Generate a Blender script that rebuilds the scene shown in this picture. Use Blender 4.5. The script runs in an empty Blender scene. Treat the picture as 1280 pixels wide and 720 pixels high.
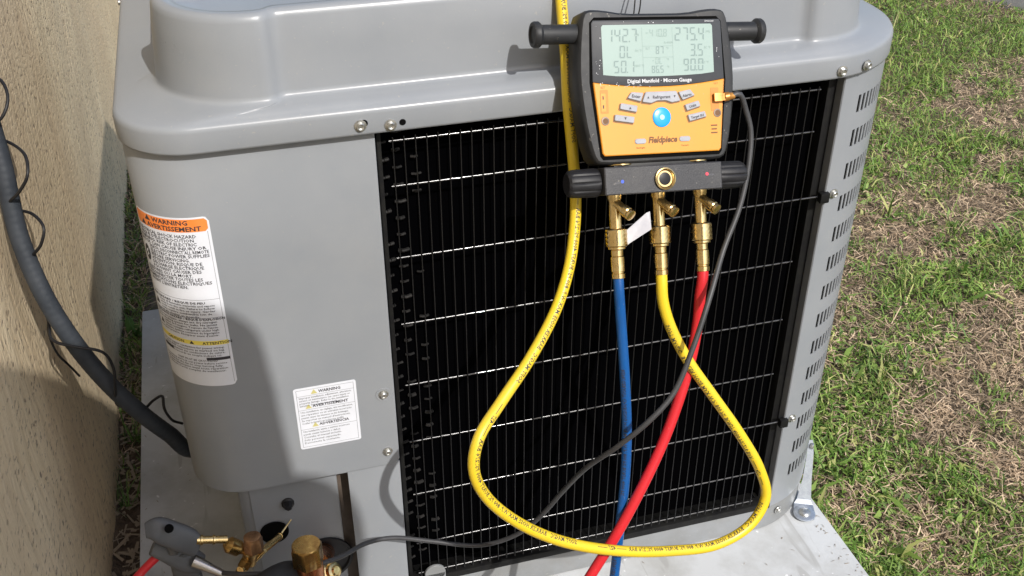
import bpy, bmesh, math, random
import numpy as np
from mathutils import Vector, Matrix, noise

random.seed(7); RNG = np.random.default_rng(11)
scene = bpy.context.scene
R = math.radians

# ------------------------------------------------------------------ camera
cam_d = bpy.data.cameras.new("camera")
cam = bpy.data.objects.new("camera", cam_d); scene.collection.objects.link(cam)
cam_d.sensor_fit = 'HORIZONTAL'; cam_d.sensor_width = 36.0; cam_d.lens = 37.23
cam_d.clip_start = 0.02; cam_d.clip_end = 3000
YAW, PIT, ROL = 0.27987, 0.57425, -0.00085
fwd = Vector((math.sin(YAW)*math.cos(PIT), math.cos(YAW)*math.cos(PIT), -math.sin(PIT)))
rt = Vector((math.cos(YAW), -math.sin(YAW), 0)); up = rt.cross(fwd)
rt2 = rt*math.cos(ROL) + up*math.sin(ROL); up2 = -rt*math.sin(ROL) + up*math.cos(ROL)
cm = Matrix((rt2, up2, -fwd)).transposed().to_4x4(); cm.translation = Vector((-0.14697, -1.04091, 1.23011))
cam.matrix_world = cm
scene.camera = cam

# ------------------------------------------------------------------ sky, sun, exposure
SUN = Vector((0.28, -1.0, 0.97)).normalized()          # towards the sun
world = bpy.data.worlds.new("World"); scene.world = world; world.use_nodes = True
wn = world.node_tree.nodes; wl = world.node_tree.links; wn.clear()
wo = wn.new('ShaderNodeOutputWorld'); wb = wn.new('ShaderNodeBackground'); ws = wn.new('ShaderNodeTexSky')
ws.sky_type = 'NISHITA'; ws.sun_disc = False
ws.sun_elevation = math.asin(SUN.z); ws.sun_rotation = math.atan2(SUN.x, SUN.y)
ws.air_density = 1.0; ws.dust_density = 2.0
wb.inputs['Strength'].default_value = 0.15
wl.new(ws.outputs[0], wb.inputs[0]); wl.new(wb.outputs[0], wo.inputs[0])
sl = bpy.data.lights.new("sun", 'SUN'); sl.energy = 3.75; sl.angle = R(0.53); sl.color = (1.0, 0.965, 0.91)
so = bpy.data.objects.new("sun", sl); scene.collection.objects.link(so)
so.rotation_euler = (-SUN).to_track_quat('-Z', 'Y').to_euler(); so.location = SUN*10
scene.view_settings.view_transform = 'Standard'; scene.view_settings.look = 'None'
scene.view_settings.exposure = 0.2; scene.view_settings.gamma = 1.0

# ------------------------------------------------------------------ materials
def mat(name, col, rough=0.5, metal=0.0, col2=None, nscale=20.0, bump=0.0, bscale=60.0, bdist=0.002,
        coat=0.0, rvar=0.0, stretch=(1, 1, 1), spec=0.5, lo=0.35, hi=0.65, trans=0.0, dust=0.0, wobble=0):
    m = bpy.data.materials.new(name); m.use_nodes = True
    nt = m.node_tree; N = nt.nodes; L = nt.links; b = N['Principled BSDF']
    b.inputs['Base Color'].default_value = (*col, 1); b.inputs['Roughness'].default_value = rough
    b.inputs['Metallic'].default_value = metal; b.inputs['Coat Weight'].default_value = coat
    b.inputs['Specular IOR Level'].default_value = spec
    b.inputs['Transmission Weight'].default_value = trans
    tc = N.new('ShaderNodeTexCoord'); mp = N.new('ShaderNodeMapping'); L.new(tc.outputs['Object'], mp.inputs[0])
    mp.inputs['Scale'].default_value = stretch
    if col2 is not None or rvar:
        n = N.new('ShaderNodeTexNoise'); n.inputs['Scale'].default_value = nscale; n.inputs['Detail'].default_value = 8
        n.inputs['Roughness'].default_value = 0.62
        L.new(mp.outputs[0], n.inputs[0])
        mr = N.new('ShaderNodeMapRange'); mr.inputs[1].default_value = lo; mr.inputs[2].default_value = hi
        L.new(n.outputs[0], mr.inputs[0])
        if col2 is not None:
            mx = N.new('ShaderNodeMix'); mx.data_type = 'RGBA'; mx.inputs[6].default_value = (*col, 1); mx.inputs[7].default_value = (*col2, 1)
            L.new(mr.outputs[0], mx.inputs[0]); L.new(mx.outputs[2], b.inputs['Base Color'])
        if rvar:
            mr2 = N.new('ShaderNodeMapRange'); mr2.inputs[1].default_value = 0.3; mr2.inputs[2].default_value = 0.7
            mr2.inputs[3].default_value = rough - rvar; mr2.inputs[4].default_value = rough + rvar
            L.new(n.outputs[0], mr2.inputs[0]); L.new(mr2.outputs[0], b.inputs['Roughness'])
    if dust:       # settled dust and small specks that belong to the surface
        src = b.inputs['Base Color'].links[0].from_socket if b.inputs['Base Color'].links else None
        nd = N.new('ShaderNodeTexNoise'); nd.inputs['Scale'].default_value = 230; nd.inputs['Detail'].default_value = 2; L.new(tc.outputs['Object'], nd.inputs[0])
        r1 = N.new('ShaderNodeMapRange'); r1.inputs[1].default_value = .70; r1.inputs[2].default_value = .76; L.new(nd.outputs[0], r1.inputs[0])
        ne = N.new('ShaderNodeTexNoise'); ne.inputs['Scale'].default_value = 6; ne.inputs['Detail'].default_value = 9; ne.inputs['Roughness'].default_value = .75; L.new(tc.outputs['Object'], ne.inputs[0])
        r2 = N.new('ShaderNodeMapRange'); r2.inputs[1].default_value = .50; r2.inputs[2].default_value = .75; r2.inputs[4].default_value = .28; L.new(ne.outputs[0], r2.inputs[0])
        ad = N.new('ShaderNodeMath'); ad.operation = 'ADD'; ad.use_clamp = True; L.new(r1.outputs[0], ad.inputs[0]); L.new(r2.outputs[0], ad.inputs[1])
        mu = N.new('ShaderNodeMath'); mu.operation = 'MULTIPLY'; mu.inputs[1].default_value = dust; L.new(ad.outputs[0], mu.inputs[0])
        md_ = N.new('ShaderNodeMix'); md_.data_type = 'RGBA'; md_.inputs[6].default_value = (*col, 1); md_.inputs[7].default_value = (.40, .37, .32, 1); L.new(mu.outputs[0], md_.inputs[0])
        if src: L.new(src, md_.inputs[6])
        L.new(md_.outputs[2], b.inputs['Base Color'])
    if bump:
        n2 = N.new('ShaderNodeTexNoise'); n2.inputs['Scale'].default_value = bscale; n2.inputs['Detail'].default_value = 5
        L.new(mp.outputs[0], n2.inputs[0])
        bp = N.new('ShaderNodeBump'); bp.inputs['Strength'].default_value = bump; bp.inputs['Distance'].default_value = bdist
        L.new(n2.outputs[0], bp.inputs['Height']); L.new(bp.outputs[0], b.inputs['Normal'])
        if wobble:      # slow unevenness of pressed sheet metal
            n3 = N.new('ShaderNodeTexNoise'); n3.inputs['Scale'].default_value = 7; n3.inputs['Detail'].default_value = 1; L.new(tc.outputs['Object'], n3.inputs[0])
            b3 = N.new('ShaderNodeBump'); b3.inputs['Strength'].default_value = 1; b3.inputs['Distance'].default_value = .0022*wobble
            L.new(n3.outputs[0], b3.inputs['Height']); L.new(b3.outputs[0], bp.inputs['Normal'])
    return m

M = {}
M['paint'] = mat('grey_cabinet_paint', (.232, .248, .270), .34, wobble=.7, dust=.35, col2=(.255, .269, .288), nscale=9, bump=.25, bscale=420, bdist=.0002, rvar=.07)
M['paint_pan'] = mat('grey_base_paint', (.235, .248, .262), .45, dust=.5, col2=(.19, .195, .195), nscale=14, bump=.2, bscale=200, bdist=.0004, rvar=.08)
M['black_wire'] = mat('black_coated_wire', (.008, .008, .009), .42)
M['black_rail'] = mat('black_painted_steel', (.006, .006, .007), .55, spec=.2, col2=(.012, .012, .011), nscale=70)
M['fin'] = mat('black_coil_fins', (.0010, .0010, .0013), .9, spec=.0, bump=.6, bscale=260, bdist=.0008, stretch=(1, 1, .06))
M['dark'] = mat('dark_interior', (.003, .003, .003), .95, spec=.1)
M['tubing'] = mat('dull_tubing', (.020, .018, .017), .6, .4, col2=(.003, .003, .003), nscale=120)
M['screw'] = mat('zinc_screw', (.62, .62, .60), .32, .85, col2=(.4, .4, .38), nscale=300)
M['face_screw'] = mat('dull_screw', (.16, .12, .09), .45, .6)
M['galv'] = mat('galvanised_steel', (.62, .66, .70), .38, .8, col2=(.42, .45, .5), nscale=90, rvar=.1)
M['brass'] = mat('brass', (.86, .66, .33), .24, 1.0, col2=(.66, .47, .20), nscale=140, rvar=.08, bump=.15, bscale=500, bdist=.0002)
M['brass_dull'] = mat('weathered_brass', (.56, .37, .13), .3, 1.0, col2=(.30, .17, .06), nscale=90, rvar=.1)
M['dull_copper'] = mat('tarnished_copper_brass', (.46, .27, .16), .42, 1.0, col2=(.26, .15, .08), nscale=120, rvar=.1)
M['copper'] = mat('copper', (.66, .30, .15), .3, 1.0, col2=(.38, .15, .08), nscale=60, rvar=.1)
M['rubber'] = mat('black_rubber', (.010, .010, .012), .5, spec=.35, col2=(.016, .016, .018), nscale=80, bump=.3, bscale=300, bdist=.0003)
M['housing'] = mat('charcoal_rubber_boot', (.017, .018, .020), .52, dust=.35, spec=.35, col2=(.026, .027, .029), nscale=60, bump=.35, bscale=600, bdist=.0002, rvar=.06)
M['block'] = mat('black_textured_metal', (.020, .021, .025), .45, dust=.3, spec=.4, bump=.8, bscale=900, bdist=.0003, col2=(.038, .038, .043), nscale=600)
M['bezel'] = mat('dark_grey_bezel', (.045, .048, .055), .48, spec=.3, col2=(.055, .058, .064), nscale=30)
M['speck'] = mat('white_speck', (.75, .76, .78), .6)
M['lcd'] = mat('lcd_glass', (.275, .365, .335), .4, spec=.35, col2=(.29, .38, .355), nscale=18)
M['lcd_seg'] = mat('lcd_segment', (.165, .235, .225), .5)
M['lcd_faint'] = mat('lcd_faint_segment', (.21, .295, .27), .5)
M['orange'] = mat('orange_faceplate', (.68, .275, .024), .42, dust=.15, col2=(.65, .26, .022), nscale=12, rvar=.05)
M['orange_dark'] = mat('orange_recess', (.55, .20, .02), .5)
M['key'] = mat('grey_key', (.34, .35, .39), .45, col2=(.29, .30, .33), nscale=90)
M['key_shade'] = mat('painted_key_shadow', (.20, .10, .03), .6)  # brown that paints the shadow beside each keypad key
M['ink'] = mat('dark_ink', (.035, .033, .04), .6)
M['ink_mid'] = mat('worn_ink', (.16, .16, .18), .6)
M['ink_brown'] = mat('brown_ink', (.13, .055, .012), .6)
M['ink_white'] = mat('white_ink', (.6, .61, .63), .6)
M['blue_key'] = mat('blue_power_key', (.01, .32, .80), .3)
M['blue_pale'] = mat('pale_blue_print', (.35, .68, .95), .4)
M['blue_dot'] = mat('blue_dot', (.03, .09, .6), .4)
M['red_dot'] = mat('red_dot', (.75, .04, .08), .4)
M['yellow'] = mat('yellow_hose_rubber', (.72, .52, .022), .38, dust=.2, col2=(.70, .50, .03), nscale=25, rvar=.06, bump=.12, bscale=300, bdist=.0002)
M['red'] = mat('red_hose_rubber', (.58, .018, .028), .38, dust=.15, col2=(.54, .018, .026), nscale=25, rvar=.06)
M['blue'] = mat('blue_hose_rubber', (.004, .085, .30), .36, dust=.15, col2=(.004, .07, .25), nscale=25, rvar=.06)
M['cable'] = mat('grey_cable_jacket', (.035, .035, .038), .5, col2=(.05, .05, .053), nscale=40)
M['conduit'] = mat('grey_conduit', (.026, .031, .039), .5, spec=.3, col2=(.042, .048, .057), nscale=30, bump=.2, bscale=200, bdist=.0004)
M['clamp'] = mat('grey_clamp_plastic', (.075, .079, .086), .5, col2=(.095, .098, .103), nscale=40, bump=.2, bscale=500, bdist=.0002)
M['steel'] = mat('stainless_steel', (.42, .41, .40), .3, 1.0, rvar=.05, nscale=60)
M['label'] = mat('white_label', (.70, .72, .78), .38, col2=(.66, .68, .735), nscale=30)
M['label_orange'] = mat('orange_label_print', (.86, .22, .035), .4, col2=(.8, .25, .06), nscale=40)
M['label_yellow'] = mat('yellow_label_print', (.82, .68, .12), .4)
M['label_olive'] = mat('dull_yellow_print', (.55, .5, .2), .5)
M['paper'] = mat('white_paper', (.50, .50, .53), .55, col2=(.42, .42, .46), nscale=50)
M['foam'] = mat('black_insulation', (.016, .017, .02), .7, bump=.4, bscale=150, bdist=.001)
M['soil'] = mat('dark_soil', (.055, .038, .025), .9, col2=(.12, .085, .055), nscale=45, bump=1, bscale=90, bdist=.01)
M['dry_debris'] = mat('dry_debris', (.24, .19, .13), .8)
M['weed'] = mat('weed_leaf', (.07, .15, .025), .5, col2=(.10, .19, .04), nscale=30)
M['skin'] = mat('skin', (.50, .30, .21), .5); M['shirt'] = mat('navy_shirt', (.05, .07, .13), .8)
M['trousers'] = mat('tan_trousers', (.25, .2, .14), .85); M['hat'] = mat('straw_hat', (.5, .4, .24), .8)
M['boot'] = mat('brown_boot', (.06, .035, .02), .6); M['phone'] = mat('phone_case', (.02, .02, .022), .4)
M['hair'] = mat('brown_hair', (.05, .03, .02), .6); M['eye'] = mat('eye_white', (.7, .7, .7), .3)

def stucco_mat():
    m = bpy.data.materials.new('cream_stucco'); m.use_nodes = True
    N = m.node_tree.nodes; L = m.node_tree.links; b = N['Principled BSDF']; b.inputs['Roughness'].default_value = .88
    tc = N.new('ShaderNodeTexCoord')
    def nz(sc, scale, det=6, rough=.6):
        mp = N.new('ShaderNodeMapping'); mp.inputs['Scale'].default_value = sc; L.new(tc.outputs['Object'], mp.inputs[0])
        n = N.new('ShaderNodeTexNoise'); n.inputs['Scale'].default_value = scale; n.inputs['Detail'].default_value = det
        n.inputs['Roughness'].default_value = rough; L.new(mp.outputs[0], n.inputs[0]); return n
    streak = nz((1, 3.4, .40), 26, 5, .6); pits = nz((1, .5, 1), 150, 3, .55); blot = nz((1, 1, .6), 3.5, 4, .5)
    cr = N.new('ShaderNodeValToRGB'); cr.color_ramp.elements[0].position = .25; cr.color_ramp.elements[0].color = (.70, .545, .34, 1)
    cr.color_ramp.elements[1].position = .62; cr.color_ramp.elements[1].color = (.90, .74, .50, 1)
    L.new(streak.outputs[0], cr.inputs[0])
    pr = N.new('ShaderNodeMapRange'); pr.inputs[1].default_value = .33; pr.inputs[2].default_value = .42; L.new(pits.outputs[0], pr.inputs[0])
    mx = N.new('ShaderNodeMix'); mx.data_type = 'RGBA'; mx.inputs[6].default_value = (.30, .22, .15, 1)
    L.new(pr.outputs[0], mx.inputs[0]); L.new(cr.outputs[0], mx.inputs[7])
    br = N.new('ShaderNodeMapRange'); br.inputs[1].default_value = .4; br.inputs[2].default_value = .65; br.inputs[3].default_value = 0; br.inputs[4].default_value = .6
    L.new(blot.outputs[0], br.inputs[0])
    mx2 = N.new('ShaderNodeMix'); mx2.data_type = 'RGBA'; mx2.inputs[7].default_value = (.66, .50, .32, 1)
    L.new(br.outputs[0], mx2.inputs[0]); L.new(mx.outputs[2], mx2.inputs[6]); L.new(mx2.outputs[2], b.inputs['Base Color'])
    b1 = N.new('ShaderNodeBump'); b1.inputs['Distance'].default_value = .004; b1.inputs['Strength'].default_value = .8; L.new(streak.outputs[0], b1.inputs['Height'])
    b2 = N.new('ShaderNodeBump'); b2.inputs['Distance'].default_value = .0022; b2.inputs['Strength'].default_value = .8
    L.new(pits.outputs[0], b2.inputs['Height']); L.new(b1.outputs[0], b2.inputs['Normal']); L.new(b2.outputs[0], b.inputs['Normal'])
    return m
M['stucco'] = stucco_mat()

def pad_mat():
    m = bpy.data.materials.new('pale_concrete'); m.use_nodes = True
    N = m.node_tree.nodes; L = m.node_tree.links; b = N['Principled BSDF']; b.inputs['Roughness'].default_value = .7
    tc = N.new('ShaderNodeTexCoord')
    def nz(sc, scale, det=6, rough=.6, dist=0):
        mp = N.new('ShaderNodeMapping'); mp.inputs['Scale'].default_value = sc; mp.inputs['Rotation'].default_value = (0, 0, .6); L.new(tc.outputs['Object'], mp.inputs[0])
        n = N.new('ShaderNodeTexNoise'); n.inputs['Scale'].default_value = scale; n.inputs['Detail'].default_value = det
        n.inputs['Roughness'].default_value = rough; n.inputs['Distortion'].default_value = dist; L.new(mp.outputs[0], n.inputs[0]); return n
    a = nz((1, 1, 1), 7, 6, .65); s = nz((1, .12, 1), 30, 3, .5, 1.5); w = nz((1, 1, 1), 75, 2, .5)
    c1 = N.new('ShaderNodeMapRange'); c1.inputs[1].default_value = .42; c1.inputs[2].default_value = .62; L.new(a.outputs[0], c1.inputs[0])
    m1 = N.new('ShaderNodeMix'); m1.data_type = 'RGBA'; m1.inputs[6].default_value = (.46, .475, .485, 1); m1.inputs[7].default_value = (.36, .365, .36, 1); L.new(c1.outputs[0], m1.inputs[0])
    c2 = N.new('ShaderNodeMapRange'); c2.inputs[1].default_value = .60; c2.inputs[2].default_value = .66; c2.inputs[4].default_value = .6; L.new(s.outputs[0], c2.inputs[0])
    m2 = N.new('ShaderNodeMix'); m2.data_type = 'RGBA'; m2.inputs[7].default_value = (.28, .28, .27, 1); L.new(c2.outputs[0], m2.inputs[0]); L.new(m1.outputs[2], m2.inputs[6])
    c3 = N.new('ShaderNodeMapRange'); c3.inputs[1].default_value = .69; c3.inputs[2].default_value = .75; c3.inputs[4].default_value = .8; L.new(w.outputs[0], c3.inputs[0])
    m3 = N.new('ShaderNodeMix'); m3.data_type = 'RGBA'; m3.inputs[7].default_value = (.72, .73, .74, 1); L.new(c3.outputs[0], m3.inputs[0]); L.new(m2.outputs[2], m3.inputs[6])
    L.new(m3.outputs[2], b.inputs['Base Color'])
    bp = N.new('ShaderNodeBump'); bp.inputs['Distance'].default_value = .0012; bp.inputs['Strength'].default_value = .6
    L.new(a.outputs[0], bp.inputs['Height']); L.new(bp.outputs[0], b.inputs['Normal'])
    return m
M['pad'] = pad_mat()

def attr_mat(name, rough=.6, sub=0):
    m = bpy.data.materials.new(name); m.use_nodes = True
    N = m.node_tree.nodes; L = m.node_tree.links; b = N['Principled BSDF']; b.inputs['Roughness'].default_value = rough
    at = N.new('ShaderNodeAttribute'); at.attribute_name = 'blade_colour'; L.new(at.outputs['Color'], b.inputs['Base Color'])
    tr = N.new('ShaderNodeBsdfTranslucent'); L.new(at.outputs['Color'], tr.inputs[0])
    ms = N.new('ShaderNodeMixShader'); ms.inputs[0].default_value = .22
    L.new(b.outputs[0], ms.inputs[1]); L.new(tr.outputs[0], ms.inputs[2]); L.new(ms.outputs[0], N['Material Output'].inputs[0])
    return m
M['blade'] = attr_mat('grass_blades')
M['thatch'] = mat('thatch_soil', (.08, .058, .036), .95, col2=(.22, .165, .105), nscale=35, bump=1, bscale=110, bdist=.012)
M['lawn_far'] = M['thatch']
M['kerb'] = mat('pale_kerb_concrete', (.42, .43, .45), .8, col2=(.3, .3, .31), nscale=20)

# ------------------------------------------------------------------ object helpers
COL = scene.collection
def link(name, me, m=None, parent=None, smooth=35, mw=None):
    o = bpy.data.objects.new(name, me); COL.objects.link(o)
    if m is not None and not me.materials: me.materials.append(m)
    if smooth:
        me.polygons.foreach_set('use_smooth', [True]*len(me.polygons))
        try: me.set_sharp_from_angle(angle=R(smooth))
        except Exception: pass
    if parent is not None: o.parent = parent
    if mw is not None: o.matrix_local = mw
    return o
def mesh(name, vs, fs):
    me = bpy.data.meshes.new(name); me.from_pydata([tuple(v) for v in vs], [], fs); me.validate(); me.update(); return me
def frombm(name, bm):
    me = bpy.data.meshes.new(name); bmesh.ops.recalc_face_normals(bm, faces=bm.faces); bm.to_mesh(me); bm.free(); return me
def thing(name, label, cat, loc=(0, 0, 0), group=None, rot=None):
    o = bpy.data.objects.new(name, None); COL.objects.link(o); o.empty_display_size = .05
    o.location = loc
    if rot is not None: o.rotation_euler = rot
    tag(o, label, cat, group); return o
def tag(o, label=None, cat=None, group=None, kind=None):
    if label: o['label'] = label
    if cat: o['category'] = cat
    if group: o['group'] = group
    if kind: o['kind'] = kind
    return o

def box_bm(bm, x0, x1, y0, y1, z0, z1, bev=0.0, seg=2):
    b2 = bmesh.new(); bmesh.ops.create_cube(b2, size=1)
    for v in b2.verts:
        v.co = Vector((x0+(v.co.x+.5)*(x1-x0), y0+(v.co.y+.5)*(y1-y0), z0+(v.co.z+.5)*(z1-z0)))
    if bev: bmesh.ops.bevel(b2, geom=b2.edges[:], offset=bev, segments=seg, affect='EDGES', profile=.6)
    me = bpy.data.meshes.new('tmp'); b2.to_mesh(me); b2.free(); bm.from_mesh(me); bpy.data.meshes.remove(me)
def box(name, x0, x1, y0, y1, z0, z1, m, parent=None, bev=.002):
    bm = bmesh.new(); box_bm(bm, x0, x1, y0, y1, z0, z1, bev); return link(name, frombm(name, bm), m, parent)

def lathe(prof, seg=24, A=(0, 0, 0), D=(0, 0, 1), hexa=None):
    """prof: list of (distance along D, radius); returns verts, faces. hexa: set of indices that are six sided."""
    A = Vector(A); D = Vector(D).normalized(); X = D.orthogonal().normalized(); Y = D.cross(X)
    vs = []; fs = []
    for i, (h, r) in enumerate(prof):
        for k in range(seg):
            a = 2*math.pi*k/seg; rr = r
            if hexa and i in hexa:
                am = (a + math.pi/6) % (math.pi/3) - math.pi/6; rr = r*math.cos(math.pi/6)/math.cos(am)
            vs.append(A + D*h + (X*math.cos(a)+Y*math.sin(a))*rr)
    for i in range(len(prof)-1):
        for k in range(seg):
            k2 = (k+1) % seg; fs.append((i*seg+k, i*seg+k2, (i+1)*seg+k2, (i+1)*seg+k))
    fs.append(tuple(range(seg-1, -1, -1))); fs.append(tuple((len(prof)-1)*seg+k for k in range(seg)))
    return vs, fs
def lathe_o(name, prof, m, parent=None, seg=24, A=(0, 0, 0), D=(0, 0, 1), hexa=None, smooth=35):
    v, f = lathe(prof, seg, A, D, hexa); return link(name, mesh(name, v, f), m, parent, smooth)

def catmull(P, step=.006):
    P = [Vector(p) for p in P]; out = []
    Q = [P[0]*2-P[1]] + P + [P[-1]*2-P[-2]]
    for i in range(1, len(Q)-2):
        p0, p1, p2, p3 = Q[i-1:i+3]
        d1 = max((p1-p0).length, 1e-6)**.5; d2 = max((p2-p1).length, 1e-6)**.5; d3 = max((p3-p2).length, 1e-6)**.5
        t0 = 0; t1 = d1; t2 = t1+d2; t3 = t2+d3
        n = max(2, int((p2-p1).length/step))
        for k in range(n):
            t = t1+(t2-t1)*k/n
            a1 = p0*((t1-t)/(t1-t0))+p1*((t-t0)/(t1-t0)); a2 = p1*((t2-t)/(t2-t1))+p2*((t-t1)/(t2-t1)); a3 = p2*((t3-t)/(t3-t2))+p3*((t-t2)/(t3-t2))
            b1 = a1*((t2-t)/(t2-t0))+a2*((t-t0)/(t2-t0)); b2 = a2*((t3-t)/(t3-t1))+a3*((t-t1)/(t3-t1))
            out.append(b1*((t2-t)/(t2-t1))+b2*((t-t1)/(t2-t1)))
    out.append(P[-1]); 
    for _ in range(2):
        out = [out[0]]+[(out[i-1]+out[i]*2+out[i+1])*.25 for i in range(1, len(out)-1)]+[out[-1]]
    return out
def frames(C, ref=Vector((0, -1, 0))):
    T = [(C[min(i+1, len(C)-1)]-C[max(i-1, 0)]).normalized() for i in range(len(C))]
    n = (ref-T[0]*ref.dot(T[0])).normalized(); F = []
    for t in T:
        n = (n-t*n.dot(t)).normalized(); F.append((t, n, t.cross(n)))
    return F
def tube(C, r, seg=14, closed_ends=True, rfun=None, F=None):
    F = F or frames(C); vs = []; fs = []
    s = 0
    for i, c in enumerate(C):
        if i: s += (C[i]-C[i-1]).length
        rr = r*(rfun(s) if rfun else 1)
        for k in range(seg):
            a = 2*math.pi*k/seg; vs.append(c+(F[i][1]*math.cos(a)+F[i][2]*math.sin(a))*rr)
    for i in range(len(C)-1):
        for k in range(seg):
            k2 = (k+1) % seg; fs.append((i*seg+k, i*seg+k2, (i+1)*seg+k2, (i+1)*seg+k))
    if closed_ends:
        fs.append(tuple(range(seg-1, -1, -1))); fs.append(tuple((len(C)-1)*seg+k for k in range(seg)))
    return vs, fs
def tube_o(name, P, r, m, parent=None, seg=14, step=.006, rfun=None, smooth=50):
    C = catmull(P, step); v, f = tube(C, r, seg, rfun=rfun); return link(name, mesh(name, v, f), m, parent, smooth)

def text2d(s, size, bold=0.0, shear=0.0, align='LEFT', res=2, sx=1.0):
    """flat lettering as (verts2d, faces, width); origin at baseline."""
    cu = bpy.data.curves.new('txt', 'FONT'); cu.body = s; cu.size = size; cu.resolution_u = res; cu.fill_mode = 'FRONT'
    cu.offset = bold; cu.shear = shear; cu.align_x = align
    ob = bpy.data.objects.new('txt', cu); me = ob.to_mesh()
    v = np.zeros(len(me.vertices)*3); me.vertices.foreach_get('co', v); v = v.reshape(-1, 3)[:, :2]
    f = [tuple(p.vertices) for p in me.polygons]
    ob.to_mesh_clear(); bpy.data.objects.remove(ob); bpy.data.curves.remove(cu)
    v = v*np.array([sx, 1.0]) if len(v) else v
    w = (v[:, 0].max()-v[:, 0].min()) if len(v) else 0
    return v, f, w

def rrect(x0, x1, z0, z1, r, n=5):
    pts = []
    for cx, cz, a0 in ((x1-r, z1-r, 0), (x0+r, z1-r, 90), (x0+r, z0+r, 180), (x1-r, z0+r, 270)):
        for k in range(n+1):
            a = R(a0+90*k/n); pts.append((cx+r*math.cos(a), cz+r*math.sin(a)))
    return pts
def smooth_poly(pts, it=2):
    for _ in range(it):
        o = []
        for i in range(len(pts)):
            a = pts[i]; b = pts[(i+1) % len(pts)]
            o += [(a[0]*.75+b[0]*.25, a[1]*.75+b[1]*.25), (a[0]*.25+b[0]*.75, a[1]*.25+b[1]*.75)]
        pts = o
    return pts
def inset(pts, d):
    n = len(pts); out = []
    A = sum(pts[i][0]*pts[(i+1) % n][1]-pts[(i+1) % n][0]*pts[i][1] for i in range(n)); sg = 1 if A > 0 else -1
    for i in range(n):
        p0 = Vector(pts[i-1]); p1 = Vector(pts[i]); p2 = Vector(pts[(i+1) % n])
        e1 = (p1-p0).normalized(); e2 = (p2-p1).normalized()
        n1 = Vector((-e1.y, e1.x))*sg; n2 = Vector((-e2.y, e2.x))*sg; b = n1+n2
        b = b/max(b.length_squared/2, .5) if b.length > 1e-6 else n1
        out.append((p1.x+b.x*d, p1.y+b.y*d))
    return out
def slab(name, pts, prof, m, parent=None, smooth=35, fn=None):
    """pts: outline in local x,z; prof: list of (inset, y) from front to back."""
    vs = []; fs = []; n = len(pts)
    for d, y in prof:
        q = inset(pts, d) if abs(d) > 1e-9 else pts
        vs += [(a, y, b) for a, b in q]
    for i in range(len(prof)-1):
        for k in range(n):
            k2 = (k+1) % n; fs.append((i*n+k, (i+1)*n+k, (i+1)*n+k2, i*n+k2))
    from mathutils.geometry import tessellate_polygon
    for i0 in (0, (len(prof)-1)*n):
        fs += [tuple(i0+k for k in t) for t in tessellate_polygon([[Vector((vs[i0+k][0], vs[i0+k][2], 0)) for k in range(n)]])]
    if fn: vs = [fn(*v) for v in vs]
    me = mesh(name, vs, fs); bm = bmesh.new(); bm.from_mesh(me); bmesh.ops.recalc_face_normals(bm, faces=bm.faces); bm.to_mesh(me); bm.free()
    return link(name, me, m, parent, smooth)

# ------------------------------------------------------------------ ground, lawn, pad, wall
GZ = -.07
def ground_mesh():
    vs = []; fs = []; nx = 80; ny = 80
    def g(t): return t*2.5 if abs(t) < 1 else math.copysign(2.5*abs(t)**4.5, t)
    for j in range(ny+1):
        for i in range(nx+1):
            u = -3.2+6.4*i/nx; v = -3.2+6.4*j/ny; x = g(u)+.8; y = g(v)+.8
            z = GZ-.012
            if abs(x) < 8 and abs(y) < 8: z += .012*noise.noise(Vector((x*2.2, y*2.2, 0)))
            vs.append((x, y, z))
    for j in range(ny):
        for i in range(nx): a = j*(nx+1)+i; fs.append((a, a+1, a+nx+2, a+nx+1))
    return mesh('ground', vs, fs)
g = link('ground', ground_mesh(), M['thatch']); tag(g, kind='structure')

def vnoise(x, y, f, seed=0):
    """smooth value noise in numpy"""
    r = np.random.default_rng(seed); T = r.random((256, 256))
    X = x*f+100; Y = y*f+100; xi = np.floor(X).astype(int); yi = np.floor(Y).astype(int); fx = X-xi; fy = Y-yi
    fx = fx*fx*(3-2*fx); fy = fy*fy*(3-2*fy)
    a = T[xi % 256, yi % 256]; b = T[(xi+1) % 256, yi % 256]; c = T[xi % 256, (yi+1) % 256]; d = T[(xi+1) % 256, (yi+1) % 256]
    return (a*(1-fx)+b*fx)*(1-fy)+(c*(1-fx)+d*fx)*fy

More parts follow.
